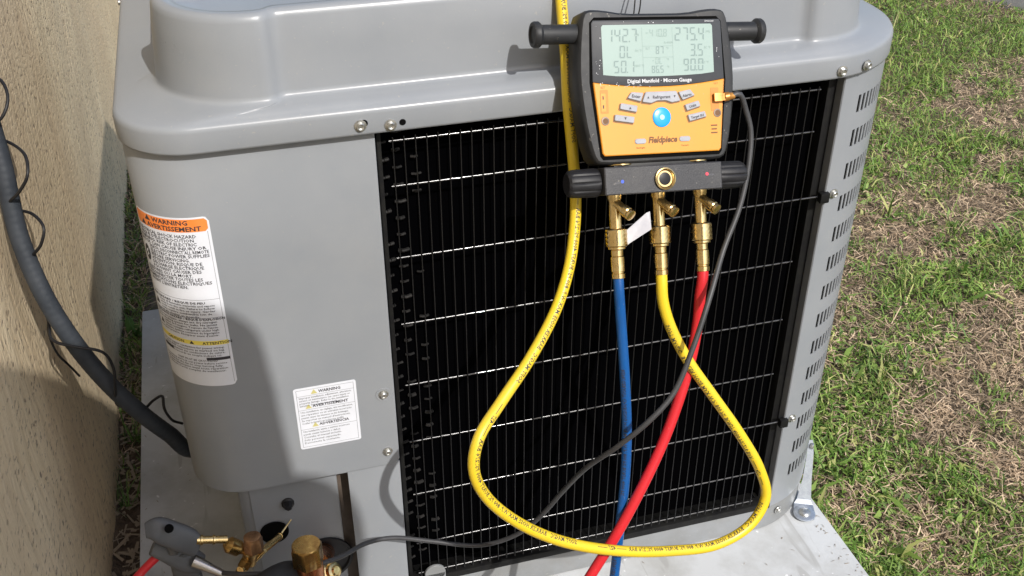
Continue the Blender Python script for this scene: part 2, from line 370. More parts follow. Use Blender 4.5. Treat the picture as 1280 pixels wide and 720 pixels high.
def blades(name, px, py, gz, green, lens, wid, lie):
    """one mesh of bent, tapered blades. lie: 0 upright .. 1 flat"""
    n = len(px); az = RNG.random(n)*2*math.pi
    el = (1-lie)*R(70)+lie*R(6)+RNG.normal(0, .22, n); el = np.clip(el, .03, 1.5)
    base = np.stack([px, py, gz+RNG.random(n)*.012*lie+ .0], 1)
    d1 = np.stack([np.cos(az)*np.cos(el), np.sin(az)*np.cos(el), np.sin(el)], 1)
    el2 = np.maximum(el-.25-RNG.random(n)*.9, -.35*(1-lie)-.02); az2 = az+RNG.normal(0, .45, n)
    d2 = np.stack([np.cos(az2)*np.cos(el2), np.sin(az2)*np.cos(el2), np.sin(el2)], 1)
    sd = az+math.pi/2+RNG.normal(0, .6, n); side = np.stack([np.cos(sd), np.sin(sd), RNG.normal(0, .35, n)], 1)*wid[:, None]*.5
    mid = base+d1*(lens*.5)[:, None]; tip = mid+d2*(lens*.5)[:, None]
    V = np.stack([base-side, base+side, mid+side*.85, mid-side*.85, tip], 1).reshape(-1, 3)
    me = bpy.data.meshes.new(name); me.vertices.add(5*n); me.vertices.foreach_set('co', V.ravel())
    o5 = (np.arange(n)*5)[:, None]
    li = np.concatenate([o5+np.array([[0, 1, 2, 3]]), o5+np.array([[3, 2, 4]])], 1).ravel()
    me.loops.add(7*n); me.loops.foreach_set('vertex_index', li)
    me.polygons.add(2*n); ls = (np.arange(n)*7)[:, None]+np.array([[0, 4]]); me.polygons.foreach_set('loop_start', ls.ravel())
    me.update(calc_edges=True)
    ca = me.color_attributes.new('blade_colour', 'FLOAT_COLOR', 'POINT')
    c = np.concatenate([green, np.ones((n, 1))], 1); c = np.repeat(c, 5, axis=0)
    ca.data.foreach_set('color', c.ravel()); me.validate()
    return me
def gcol(n, dry, tone):
    """each blade's own colour: dry straw, yellowing, or green"""
    g1 = np.array([.075, .165, .020]); g2 = np.array([.255, .37, .075]); s1 = np.array([.74, .57, .39]); s2 = np.array([.30, .21, .13]); yg = np.array([.42, .43, .15])
    t = RNG.random(n)[:, None]; gr = g1*(1-t)+g2*t; st = s1*(1-t)+s2*t
    k = RNG.random(n); isdry = k < dry; yel = (~isdry) & (RNG.random(n) < .14)
    c = np.where(isdry[:, None], st, gr); c = np.where(yel[:, None], yg, c)
    return np.clip(c*tone[:, None], 0, 1), isdry

def lawn():
    N0 = 460000
    x = RNG.uniform(.66, 3.7, N0); y = RNG.uniform(-.7, 3.3, N0)
    # only the part of the lawn that lies to the right of the unit, thinning away from it
    keep = (y < 3.3) & (y > -1.6+ (x-.66)*.9) & (y < .55+(x-.66)*2.0)
    dist = np.hypot(x+.15, y+1.04); keep &= RNG.random(N0) < np.clip(1.55/dist, .3, 1)**1.0
    keep &= ~((x < .682) & (y > -.2))
    x = x[keep]; y = y[keep]; n = len(x)
    p = vnoise(x, y, 3.0, 1)*.6+vnoise(x, y, 8.0, 2)*.4; q = vnoise(x, y, 19.0, 3)
    dry = np.clip((p*.7+q*.3-.415)*4.2, .15, .92)
    # shape: barer straw patches at middle distance, lusher band far off and close to the pad
    def blob(cx_, cy_, rx, ry, ang=.55):
        c_, s_ = math.cos(ang), math.sin(ang); u = (x-cx_)*c_+(y-cy_)*s_; v = -(x-cx_)*s_+(y-cy_)*c_
        return np.exp(-((u/rx)**2+(v/ry)**2))
    near = np.clip(1-(x-.68)/.16, 0, 1)*.45
    lush = .6*blob(2.310, 1.911, .75, .28)+.45*blob(0.890, 0.272, .16, .12)+.4*blob(1.062, 0.405, .18, .13)+.35*blob(1.343, 0.711, .28, .14)+.4*blob(0.912, 0.003, .12, .08)+.3*blob(1.635, 1.144, .25, .2)
    straw = .5*blob(1.123, 0.254, .15, .09)+.55*blob(1.727, 1.573, .30, .22)+.45*blob(2.273, 1.690, .35, .15)+.45*blob(1.529, 0.853, .3, .13)+.4*blob(0.879, 0.094, .1, .08)+.5*blob(1.015, 0.014, .12, .08)
    dry = np.clip(dry-lush-near+straw, .04, .97)
    tone = .75+.5*vnoise(x, y, 26, 5)
    c, isd = gcol(n, dry, tone)
    lens = np.where(isd, RNG.uniform(.008, .032, n), RNG.uniform(.012, .045, n)*(1.2-.5*dry))
    wid = np.where(isd, RNG.uniform(.0010, .0028, n), RNG.uniform(.0016, .004, n))
    bl = (~isd) & (RNG.random(n) < .35*np.clip((vnoise(x, y, 5, 21)-.45)*5, 0, 1)); wid = np.where(bl, RNG.uniform(.006, .011, n), wid); lens = np.where(bl, RNG.uniform(.010, .022, n), lens)
    lg = RNG.random(n) < .02; lens = np.where(lg, RNG.uniform(.05, .10, n), lens)
    lie = np.where(isd, RNG.uniform(.65, 1, n), RNG.uniform(.05, .75, n))
    gz = np.full(n, GZ-.005)
    o = link('grass', blades('grass', x, y, gz, c, lens, wid, lie), M['blade'], smooth=0)
    tag(o, 'patchy lawn of green blades and dry straw to the right of the grey unit', 'grass', kind='stuff')
    # thinner turf all round
    N1 = 260000; x = np.concatenate([RNG.uniform(-.5, 5, 210000), RNG.uniform(-5, 9, 50000)]); y = np.concatenate([RNG.uniform(-2.6, 4.5, 210000), RNG.uniform(-5, 9, 50000)])
    keep = ~((x > .66) & (y > -1.6+(x-.66)*.9) & (y < .55+(x-.66)*2.0) & (x < 3.7) & (y < 3.3)) & ~((x < .69) & (x > -.6) & (y > -.62) & (y < 1.5)) & (x > -.40)
    x = x[keep]; y = y[keep]; n = len(x); dry = np.clip((vnoise(x, y, 2, 9)-.3)*2, .1, .9); c, isd = gcol(n, dry, .75+.5*vnoise(x, y, 9, 5))
    o = link('grass', blades('grass', x, y, np.full(n, GZ-.005), c, RNG.uniform(.02, .065, n), RNG.uniform(.0025, .0065, n), np.where(isd, .85, .4)), M['blade'], smooth=0)
    tag(o, 'thinner turf spreading behind and in front of the unit', 'grass', kind='stuff')
    # weedy strip between wall and pad
    n = 3600; x = RNG.uniform(-.432, -.386, n); y = RNG.uniform(.32, 2.6, n)**1.0
    k = RNG.random(n) < np.clip((y-.42)*2.2, .0, 1); x = x[k]; y = y[k]; n = len(x)
    c, isd = gcol(n, np.full(n, .5), np.full(n, .8))
    o = link('grass', blades('grass', x, y, np.full(n, GZ), c, RNG.uniform(.02, .07, n), RNG.uniform(.0015, .004, n), np.where(isd, .8, .3)), M['blade'], smooth=0)
    tag(o, 'narrow strip of weedy grass between the stucco wall and the pad', 'grass', kind='stuff')
lawn()

# dirt gap between wall and pad
def dirt():
    vs = []; fs = []; nx = 8; ny = 160
    for j in range(ny+1):
        for i in range(nx+1):
            x = -.46+.085*i/nx; y = -.8+3.6*j/ny
            vs.append((x, y, GZ+.006+.012*noise.noise(Vector((x*40, y*22, 1)))+.006*noise.noise(Vector((x*110, y*90, 4)))))
    for j in range(ny):
        for i in range(nx): a = j*(nx+1)+i; fs.append((a, a+1, a+nx+2, a+nx+1))
    o = link('soil', mesh('soil', vs, fs), M['soil']); tag(o, kind='structure')
    bm = bmesh.new(); r = random.Random(5)
    for k in range(420):      # twigs and dead leaves
        x = r.uniform(-.43, -.385); y = r.uniform(-.5, .8); a = r.uniform(0, 6.28); l = r.uniform(.006, .03); w = r.uniform(.0006, .004)
        c = Vector((x, y, GZ+.014+r.random()*.006)); d = Vector((math.cos(a), math.sin(a), r.uniform(-.2, .3)))*l; s = Vector((-math.sin(a), math.cos(a), r.uniform(-.3, .3)))*w
        v = [bm.verts.new(c-d*.5-s), bm.verts.new(c-d*.5+s), bm.verts.new(c+d*.5+s*.6), bm.verts.new(c+d*.5-s*.6)]; bm.faces.new(v)
    me = bpy.data.meshes.new('dead_leaves'); bm.to_mesh(me); bm.free()
    tag(link('dead_leaves', me, M['dry_debris'], smooth=0), 'twigs and dead leaf litter in the dirt gap beside the wall', 'litter', kind='stuff')
dirt()

def clippings():
    bm = bmesh.new(); r_ = random.Random(8)
    for k in range(150):
        side = r_.random()
        if side < .55: x = .675-abs(r_.gauss(0, .03))-.002; y = r_.uniform(-.19, .15)
        elif side < .75: x = -.38+abs(r_.gauss(0, .035)); y = r_.uniform(.0, .9)
        else: x = r_.uniform(-.3, .66); y = -.19+abs(r_.gauss(0, .12))
        if y > .0 and -.2 < x < .66: continue
        a = r_.uniform(0, 6.28); l = r_.uniform(.002, .009); w = r_.uniform(.0002, .0006); c = Vector((x, y, .0012)); d = Vector((math.cos(a), math.sin(a), r_.uniform(-.05, .15)))*l*.5; s_ = Vector((-math.sin(a), math.cos(a), .2))*w
        m_ = c+Vector((r_.uniform(-1, 1), r_.uniform(-1, 1), .5))*l*.12
        v = [bm.verts.new(c-d-s_), bm.verts.new(c-d+s_), bm.verts.new(m_+s_), bm.verts.new(m_-s_), bm.verts.new(c+d)]
        bm.faces.new([v[0], v[1], v[2], v[3]]); bm.faces.new([v[3], v[2], v[4]])
    me = bpy.data.meshes.new('dead_leaves'); bm.to_mesh(me); bm.free()
    tag(link('grass_clippings', me, M['dry_debris'], smooth=0), 'dry grass clippings scattered along the edges of the pale slab', 'litter', kind='stuff')
clippings()
WX = -.435
def wall():
    root = thing('stucco_wall', 'cream textured stucco house wall standing left of the grey unit', 'wall', (WX, 1, GZ))
    vs = []; fs = []; ny = 150; nz = 60
    for j in range(nz+1):
        for i in range(ny+1):
            y = -3.0+11*i/ny; z = GZ-.1+3.0*j/nz
            vs.append((WX+.004*noise.noise(Vector((0, y*3, z*3)))+ .004*noise.noise(Vector((3, y*14, z*9))), y, z))
    for j in range(nz):
        for i in range(ny): a = j*(ny+1)+i; fs.append((a, a+1, a+ny+2, a+ny+1))
    n0 = len(vs)
    vs += [(WX-.25, -3, GZ-.1), (WX-.25, 8, GZ-.1), (WX-.25, -3, GZ+2.9), (WX-.25, 8, GZ+2.9)]
    a, b, c, d = 0, ny, nz*(ny+1), nz*(ny+1)+ny
    fs += [(n0, n0+1, n0+3, n0+2), (a, c, n0+2, n0), (b, n0+1, n0+3, d), (c, d, n0+3, n0+2)]
    o = link('wall_face', mesh('wall_face', vs, fs), M['stucco'], root); o.matrix_parent_inverse = Matrix.Translation((-WX, -1, -GZ))
wall()

root = thing('concrete_pad', 'pale grey scuffed slab that the grey unit stands on', 'slab', (.15, .45, GZ))
o = box('slab', -.382, .675, -.20, .915, -.105, 0.0, M['pad'], root, .004); o.matrix_parent_inverse = Matrix.Translation((-.15, -.45, -GZ))

# far kerb at the top right of the view
root = thing('concrete_kerb', 'pale concrete edging at the far corner of the lawn, upper right', 'kerb', (2.80, 2.26, GZ), rot=(0, 0, R(-65)))
box('kerb_stone', -1.8, 1.8, -.0, .35, -.06, .07, M['kerb'], root, .012)

# ------------------------------------------------------------------ the unit
unit = thing('condenser_unit', 'grey outdoor air conditioning unit with black wire grille and rounded corners', 'air conditioner', (0, 0, 0))
X0, X1, Y0, Y1 = -.2615, .686, 0.0, .93

def outline(x0, x1, y0, y1, r, flat=0.0, ns=26, nc=14):
    """closed outline counterclockwise from above, with optional flats pushed in by `flat`"""
    pts = []
    def sm(t): t = max(0, min(1, t)); return t*t*(3-2*t)
    rr_ = (r,)*4 if not isinstance(r, tuple) else r        # front right, rear right, rear left, front left
    corners = [((x1-rr_[0], y0+rr_[0]), -90, rr_[0]), ((x1-rr_[1], y1-rr_[1]), 0, rr_[1]), ((x0+rr_[2], y1-rr_[2]), 90, rr_[2]), ((x0+rr_[3], y0+rr_[3]), 180, rr_[3])]
    for ci in range(4):
        (cx, cy), a0, r = corners[ci]
        for k in range(nc+1):
            a = R(a0+90*k/nc); pts.append((cx+r*math.cos(a), cy+r*math.sin(a)))
        (nx_, ny_), a1, r2 = corners[(ci+1) % 4]; an = R(a1)
        p = Vector((cx+r*math.cos(R(a0+90)), cy+r*math.sin(R(a0+90)))); q = Vector((nx_+r2*math.cos(an), ny_+r2*math.sin(an)))
        L_ = (q-p).length; nrm = Vector((-(q-p).y, (q-p).x)).normalized()
        stops = [0.006, .012, .016, .020, .026, .034]; ts = [s for s in stops]+[.06+(L_-.12)*k/(ns-13) for k in range(ns-12)]+[L_-s for s in reversed(stops)]
        for s in ts:
            f = flat*min(sm((s-.008)/.016), sm((L_-s-.008)/.016)); v = p+(q-p)*(s/L_)+nrm*f; pts.append((v.x, v.y))
    return pts
def rings(name, rs, m, parent, cap=False, smooth=40):
    vs = []; fs = []; n = len(rs[0][0])
    for pts, z in rs: vs += [(a, b, z) for a, b in pts]
    for i in range(len(rs)-1):
        for k in range(n):
            k2 = (k+1) % n; fs.append((i*n+k, i*n+k2, (i+1)*n+k2, (i+1)*n+k))
    if cap: fs.append(tuple((len(rs)-1)*n+k for k in range(n)))
    return link(name, mesh(name, vs, fs), m, parent, smooth)
CX0, CX1, CY0, CY1 = -.2645, .687, -.011, .941
def oA(d, z): return (outline(CX0+d, CX1-d, CY0+d, CY1-d, (.15-d, .15-d, .078-d, .078-d)), z)
BX0, BX1, BY0, BY1 = -.217, .620, .013, .90
def oB(d, z, fl=.010): return (outline(BX0+d, BX1-d, BY0+d, BY1-d, (.087-d, .087-d, .105-d, .105-d), fl), z)
def mixo(a, b, t, z): return ([(p[0]*(1-t)+q[0]*t, p[1]*(1-t)+q[1]*t) for p, q in zip(a[0], b[0])], z)
circ_c = ((BX0+BX1)/2, (BY0+BY1)/2)
def ocirc(r, z):
    base = oB(.03, z)[0]; out = []
    for a, b in base:
        d = Vector((a-circ_c[0], b-circ_c[1])).normalized(); out.append((circ_c[0]+d.x*r, circ_c[1]+d.y*r))
    return (out, z)
ZT = .886
rs = [oA(.040, .7585), oA(.012, .7582), oA(.004, .7575), oA(.0005, .7585), oA(0, .761), oA(0, .781), oA(.0007, .7845), oA(.0025, .787), oA(.0055, .7885),
      mixo(oA(.0055, 0), oB(-.008, 0, 0), .18, .7902), mixo(oA(.0055, 0), oB(-.008, 0, 0), .4, .7920), mixo(oA(.0055, 0), oB(-.008, 0, .002), .65, .7937), mixo(oA(.0055, 0), oB(-.008, 0, .006), .88, .7952), oB(-.006, .7962), oB(-.0025, .7975), oB(-.0005, .800), oB(0, .804),
      oB(.004, .85), oB(.0075, ZT-.008), oB(.009, ZT-.003), oB(.012, ZT), oB(.016, ZT+.001), oB(.026, ZT), oB(.029, ZT-.003), oB(.031, ZT-.012), oB(.06, ZT-.015),
      ocirc(.385, ZT-.015), ocirc(.375, ZT-.018), ocirc(.37, ZT-.08)]
rings('top_cap', rs, M['paint'], unit, smooth=80)
# fan guard and fan
bm = bmesh.new()
def ring_bm(bm, c, r, z, tr):
    C = [Vector((c[0]+r*math.cos(2*math.pi*k/48), c[1]+r*math.sin(2*math.pi*k/48), z)) for k in range(49)]
    v, f = tube(C, tr, 6, False); vv = [bm.verts.new(p) for p in v]
    for q in f: bm.faces.new([vv[i] for i in q])
for k in range(12): ring_bm(bm, circ_c, .06+k*.028, ZT-.008+.03*(1-(k/11)**2), .0018)
for k in range(8):
    a = k*math.pi/4; C = [Vector((circ_c[0]+r_*math.cos(a), circ_c[1]+r_*math.sin(a), ZT-.011+.03*(1-((r_-.06)/.308)**2))) for r_ in (.06, .12, .2, .28, .375)]
    v, f = tube(C, .0025, 6); vv = [bm.verts.new(p) for p in v]
    for q in f: bm.faces.new([vv[i] for i in q])
link('fan_guard', frombm('fan_guard', bm), M['black_rail'], unit)
bm = bmesh.new()
for k in range(3):
    a0 = k*2*math.pi/3; g_ = []
    for i in range(7):
        rr = .07+.28*i/6; w = .35+.35*math.sin(i/6*math.pi)
        g_.append([bm.verts.new((circ_c[0]+rr*math.cos(a0+w*t), circ_c[1]+rr*math.sin(a0+w*t), .78+.05*t-.004*j)) for j in (0, 1) for t in (0, 1)])
    for i in range(6):
        a, b = g_[i], g_[i+1]
        bm.faces.new([a[0], a[1], b[1], b[0]]); bm.faces.new([a[2], b[2], b[3], a[3]]); bm.faces.new([a[0], b[0], b[2], a[2]]); bm.faces.new([a[1], a[3], b[3], b[1]])
link('fan_blade', frombm('fan_blade', bm), M['galv'], unit)
lathe_o('fan_motor', [(0, .06), (.002, .07), (.1, .075), (.11, .06), (.112, .01)], M['black_rail'], unit, 28, (circ_c[0], circ_c[1], .72))

# body behind grille
bx = bmesh.new()
box_bm(bx, X0+.052, X1-.012, .26, Y1-.012, .05, .75)
box_bm(bx, -.0, X1-.05, .045, .27, .05, .75)
link('inner_body', frombm('inner_body', bx), M['dark'], unit)
box('coil_face', -.004, .60, .034, .046, .052, .756, M['fin'], unit, 0)
box('dark_pan_strip', .0, .555, .0055, .040, .0497, .0512, M['dark'], unit, 0)  # near-black strip added as shade over the pan behind the wires
# hairpin tubes at the left of the coil
bm = bmesh.new(); rr = random.Random(3)
for k in range(31):
    z = .075+k*.0218
    for j, xx in enumerate((.004, .021, .042)):
        if rr.random() < (.12, .08, .35)[j]: continue
        L_ = rr.uniform(.008, .013)*(1.0 if j < 2 else .9); zz = z+(.011 if j == 1 else 0)
        v, f = tube([Vector((xx, .03, zz)), Vector((xx+L_*.5, .028, zz)), Vector((xx+L_, .03, zz))], rr.uniform(.0014, .0026), 8)
        vv = [bm.verts.new(p) for p in v]
        for q in f: bm.faces.new([vv[i] for i in q])
tag(link('coil_tubing', frombm('coil_tubing', bm), M['tubing'], unit), kind='stuff')

# grille wires
wire_x = [.0185+.01258*k for k in range(42)]
v, f = tube([Vector((0, 0, z)) for z in (.062, .3, .5, .746)], .0007, 7); wm = mesh('grille_wire', v, f)
for i, x in enumerate(wire_x):
    o = link('grille_wire', wm, M['black_wire'], unit, 60 if i == 0 else 0); o.location = (x, .0015, 0)
rail_z = [.7407, .6857, .5925, .4992, .4059, .3126, .2193, .1260, .0665]
M['glint_wire'] = mat('black_gloss_wire', (.02, .02, .022), .2, coat=.8, spec=.8)
for i, z in enumerate(rail_z):
    xa = wire_x[0]-.004; xb = wire_x[-1]+.004
    if i in (2, 6): xb = .566
    C = [Vector((xa+(xb-xa)*k/30, .0042, z)) for k in range(31)]
    v, f = tube(C, .0013, 10); link('grille_rail', mesh('grille_rail', v, f), M['glint_wire'], unit, 60)
for z in (.5925, .2193):
    box('grille_clip', .560, .573, -.004, .006, z-.007, z+.007, M['black_rail'], unit, .002)
box('grille_bottom_rail', 0.002, .569, .0, .018, .046, .0575, M['black_rail'], unit, .0015)
box('grille_side_rail', .556, .5675, .016, .034, .058, .756, M['black_rail'], unit, .001)
box('grille_side_rail', .002, .007, .010, .034, .058, .756, M['black_rail'], unit, .001)

# right corner post with punched vent slots
PR_ = .14; PCX = X1-PR_; PCY = Y0+PR_
def post_pt(s, off=0.0):
    """s: arc length from the start of the bend"""
    if s < 0: return (PCX+s, Y0+off)
    a = s/PR_
    if a < math.pi/2: return (PCX+(PR_-off)*math.sin(a), PCY-(PR_-off)*math.cos(a))
    return (X1-off, PCY+(s-PR_*math.pi/2))
slot_s = []; s0 = .052; SLT = .7245; SLP = .0464
for k in range(12): slot_s.append((s0+k*.0090, s0+k*.0090+.0052))
sl_z = [(SLT-k*SLP-.0235, SLT-k*SLP) for k in range(14)]
s_edges = [.0235]
for a, b in slot_s: s_edges += [a, b]
s_edges += [.17, .19, .205, .22, .26]; s_edges = sorted(set([round(s, 5) for s in s_edges+[.03, .04]]))
z_edges = [.0482]
for a, b in sl_z: z_edges += [a, a+.002, b-.002, b]
z_edges.append(.7565); z_edges = sorted(z_edges)
bm = bmesh.new(); grid = {}
for i, s in enumerate(s_edges):
    for j, z in enumerate(z_edges):
        x, y = post_pt(s); grid[i, j] = bm.verts.new((x, y, z))
def is_slot(i, j):
    sm_ = (s_edges[i]+s_edges[i+1])/2; zm = (z_edges[j]+z_edges[j+1])/2
    return any(a < sm_ < b for a, b in slot_s) and any(a < zm < b for a, b in sl_z)
for i in range(len(s_edges)-1):
    for j in range(len(z_edges)-1):
        if not is_slot(i, j): bm.faces.new([grid[i, j], grid[i+1, j], grid[i+1, j+1], grid[i, j+1]])
for a in range(len(s_edges)-1):     # round the slot ends by pinching their corner vertices
    for j, z in enumerate(z_edges):
        pass
# folded left edge
e = [grid[0, j] for j in range(len(z_edges))]; e2 = [bm.verts.new((v.co.x-.0012, v.co.y+.0015, v.co.z)) for v in e]; e3 = [bm.verts.new((v.co.x-.0012, v.co.y+.02, v.co.z)) for v in e]
for j in range(len(e)-1):
    bm.faces.new([e2[j], e[j], e[j+1], e2[j+1]]); bm.faces.new([e3[j], e2[j], e2[j+1], e3[j+1]])
me = frombm('corner_post', bm); o = link('corner_post', me, M['paint'], unit, 30)
md = o.modifiers.new('thickness', 'SOLIDIFY'); md.thickness = .0014; md.offset = -1
es = o.modifiers.new('split', 'EDGE_SPLIT'); es.split_angle = R(30)
bm = bmesh.new(); vs = []
for s in np.linspace(.03, .26, 24):
    x, y = post_pt(float(s), .009); vs.append((bm.verts.new((x, y, .0500)), bm.verts.new((x, y, .754))))
for a, b in zip(vs, vs[1:]): bm.faces.new([a[0], b[0], b[1], a[1]])
link('slot_shade_sheet', frombm('slot_shade_sheet', bm), M['dark'], unit)  # near-black sheet added to stand for shade inside the vent slots
# right side, back and left side louvred panels
box('side_panel', X1-.004, X1-.001, .262+.0, .80, .052, .7565, M['paint'], unit, .0005)
box('back_panel', -.12, .55, Y1-.006, Y1-.003, .052, .7565, M['paint'], unit, .0005)
box('side_panel', X0+.045, X0+.049, .31, .80, .052, .7565, M['paint'], unit, .0005)
for (cx_, a0) in ((X1-.14, 0), (X0+.14, 90)):
    bm = bmesh.new(); vs = []
    for k in range(13):
        a = R(a0+90*k/12); x = cx_+.138*math.cos(a); y = Y1-.14+.138*math.sin(a); vs.append((bm.verts.new((x, y, .052)), bm.verts.new((x, y, .7565))))
    for a, b in zip(vs, vs[1:]): bm.faces.new([a[0], b[0], b[1], a[1]])
    link('rear_corner_post', frombm('rear_corner_post', bm), M['paint'], unit)

# base pan, lip on front
def oP(d, z): return (outline(-.205+d, X1-.002-d, .003+d, Y1-d, .12-d), z)
def pan():
    n = 0
    pts = [(-.0, .003)] + [(-.0+.01*k, .003) for k in range(1, 56)] 
    pts = [(-.075, .0035)]+[(x, .0035) for x in np.linspace(-.06, .54, 20)]
    for k in range(1, 17):
        a = math.pi/2*k/16; pts.append((PCX+(PR_-.003)*math.sin(a), PCY-(PR_-.003)*math.cos(a)))
    pts += [(X1-.003, .5), (X1-.003, Y1-.05), (-.19, Y1-.02), (-.19, .25)]
    z = [(0.0, .002, -.001), (0.0, .043, 0), (.0012, .0465, .002), (.004, .049, .006)]
    vs = []; fs = []; m_ = len(pts)
    for d, zz, i_ in [(0, .0015, 0), (0, .044, 0), (.0015, .0475, 0), (.005, .0495, 0)]:
        q = inset(pts, d) if d else pts
        vs += [(a, b, zz) for a, b in q]
    for i in range(3):
        for k in range(m_):
            k2 = (k+1) % m_; fs.append((i*m_+k, i*m_+k2, (i+1)*m_+k2, (i+1)*m_+k))
    fs.append(tuple(3*m_+k for k in range(m_)))
    me = mesh('base_pan', vs, fs); bm = bmesh.new(); bm.from_mesh(me)
    bmesh.ops.triangulate(bm, faces=[f for f in bm.faces if len(f.verts) > 4], ngon_method='EAR_CLIP'); bm.to_mesh(me); bm.free()
    link('base_pan', me, M['paint_pan'], unit)
pan()

# service cover, front left, wrapping the corner
CR = .070; CCX = X0+CR; CCY = CR
def cov_pt(s, off=0.0):
    """s: distance left of the start of the bend along the cover; off: outwards"""
    if s < 0: return (CCX-s, -off)
    a = s/CR
    if a < math.pi/2: return (CCX-(CR+off)*math.sin(a), CCY-(CR+off)*math.cos(a))
    return (X0-off, CCY+(s-CR*math.pi/2))
def cover():
    bm = bmesh.new(); zs_ = [.2845, .2875, .2925, .30, .45, .6, .757]
    ss = [CCX+0.0-.0005, ]; ss = [-(0-CCX)+0]  # placeholder
    s_list = [-( -.0008 - CCX)]  # right edge x=-.0008
    s_list = [CCX+.0008]
    right = -( -.0008-CCX)
    sR = CCX-(-.0008); 
    vals = [sR, sR+.003, sR+.008, sR+.03, sR+.08]+[-.02]+[CR*math.pi/2*k/18 for k in range(19)]+[CR*math.pi/2+.05, CR*math.pi/2+.13, CR*math.pi/2+.20]
    g = []
    for i, s in enumerate(vals):
        col = []
        for j, z in enumerate(zs_):
            zz = z
            if i == 0: zz = max(z, .2925)
            if i == 1: zz = max(z, .2875)
            if i == 2: zz = max(z, .2850)
            x, y = cov_pt(s, 0.0); col.append(bm.verts.new((x, y, zz)))
        g.append(col)
    for i in range(len(g)-1):
        for j in range(len(zs_)-1):
            bm.faces.new([g[i+1][j], g[i][j], g[i][j+1], g[i+1][j+1]])
    bmesh.ops.remove_doubles(bm, verts=bm.verts, dist=1e-5)
    bmesh.ops.dissolve_degenerate(bm, edges=bm.edges, dist=1e-5)
    # return flange along the bottom and right edge comes from thickness
    me = frombm('service_cover', bm)
    o = link('service_cover', me, M['paint'], unit, 30)
    md = o.modifiers.new('thickness', 'SOLIDIFY'); md.thickness = .0022; md.offset = -1 
    b = o.modifiers.new('edge', 'BEVEL'); b.width = .0006; b.segments = 2; b.limit_method = 'ANGLE'; b.angle_limit = R(50)
    return o
sc_o = cover()
box('cover_flange', -.0035, -.0012, .0028, .030, .293, .757, M['paint'], unit, .0004)

# lower front strip, recessed valve panel, gap
box('front_strip', -.0695, -.0008, .0012, .0035, .003, .2870, M['paint'], unit, .0006)
box('front_strip_fold', -.0028, -.0010, .004, .03, .05, .287, M['paint'], unit, .0003)
def panel_with_holes():
    x0, x1, z0, z1 = -.197, -.083, .001, .33; y = .022
    holes = [(-.173, .186, .0180), (-.112, .118, .038)]
    NX, NZ = 58, 165; bm = bmesh.new(); g = {}
    for i in range(NX+1):
        for j in range(NZ+1): 
            g[i, j] = [x0+(x1-x0)*i/NX, z0+(z1-z0)*j/NZ]
    inside = {}
    for k, (a, b) in g.items(): inside[k] = any(math.hypot(a-hx, b-hz) < hr for hx, hz, hr in holes)
    for k, p in g.items():
        if inside[k]:
            for di, dj in ((1, 0), (-1, 0), (0, 1), (0, -1), (1, 1), (-1, 1), (1, -1), (-1, -1)):
                kk = (k[0]+di, k[1]+dj)
                if kk in inside and not inside[kk]:
                    hx, hz, hr = min(holes, key=lambda h: math.hypot(p[0]-h[0], p[1]-h[1])-h[2])
                    d = math.hypot(p[0]-hx, p[1]-hz); 
                    if d > 1e-6: p[0] = hx+(p[0]-hx)*hr/d; p[1] = hz+(p[1]-hz)*hr/d
                    break
    V = {}
    for i in range(NX):
        for j in range(NZ):
            ks = [(i, j), (i+1, j), (i+1, j+1), (i, j+1)]
            if sum(inside[k] for k in ks) <= 1 or (not all(inside[k] for k in ks) and sum(inside[k] for k in ks) <= 2):
                for k in ks:
                    if k not in V: V[k] = bm.verts.new((g[k][0], y, g[k][1]))
                try: bm.faces.new([V[k] for k in ks])
                except Exception: pass
    o = link('valve_panel', frombm('valve_panel', bm), M['paint'], unit)
    md = o.modifiers.new('thickness', 'SOLIDIFY'); md.thickness = .002; md.offset = 0
panel_with_holes()
# folded left flank of the valve panel, with a chamfer that catches light
bm = bmesh.new(); pr = [(-.197, .022), (-.2035, .0235), (-.2095, .029), (-.211, .036), (-.211, .27)]
vv = [(bm.verts.new((a, b, .001)), bm.verts.new((a, b, .33))) for a, b in pr]
for a, b in zip(vv, vv[1:]): bm.faces.new([a[0], b[0], b[1], a[1]])
link('valve_panel_fold', frombm('valve_panel_fold', bm), M['paint'], unit)
box('gap_backing', -.0835, -.066, .030, .034, .003, .33, mat('brown_gap_strip', (.09, .07, .055), .6, col2=(.13, .1, .08), nscale=60), unit, 0)
box('hole_backing', -.195, -.083, .06, .064, .01, .33, M['dark'], unit, 0)
# black push bolt on valve panel
hx = Vector((-.150, .020, .2335))
lathe_o('cable_plug', [(0, .0085), (.002, .0085), (.0035, .0065), (.010, .0055), (.012, .004), (.0122, .001)], M['rubber'], unit, 12, hx, (0, -1, .1), {3, 4})

# screws
def screw_mesh(r=.0048):
    v, f = lathe([(0, r*1.35), (.0008, r*1.38), (.0012, r), (.0040, r), (.0048, r*.82), (.0046, r*.55), (.0040, r*.4)], 18, (0, 0, 0), (0, -1, 0), {2, 3, 4})
    return mesh('hex_screw', v, f)
SM = screw_mesh()
def screw(x, z, y=-.0112, n=(0, -1, 0)):
    o = link('hex_screw', SM, M['screw'], unit, 30); q = Vector((0, -1, 0)).rotation_difference(Vector(n)); o.rotation_euler = q.to_euler(); o.location = (x, y, z)
    return o
screw(-.0165, .7695); screw(.0155, .7665); screw(.553, .768)
screw(.5905, .7685, -.0035, (.30, -.95, 0))
screw(-.0155, .308, -.0002); screw(.582, .594, .004, (.2, -.98, 0)); screw(.582, .2215, .004, (.2, -.98, 0)); screw(.590, .030, .008, (.25, -.97, 0))
screw(CX0, .775, .47, (-1, 0, 0))
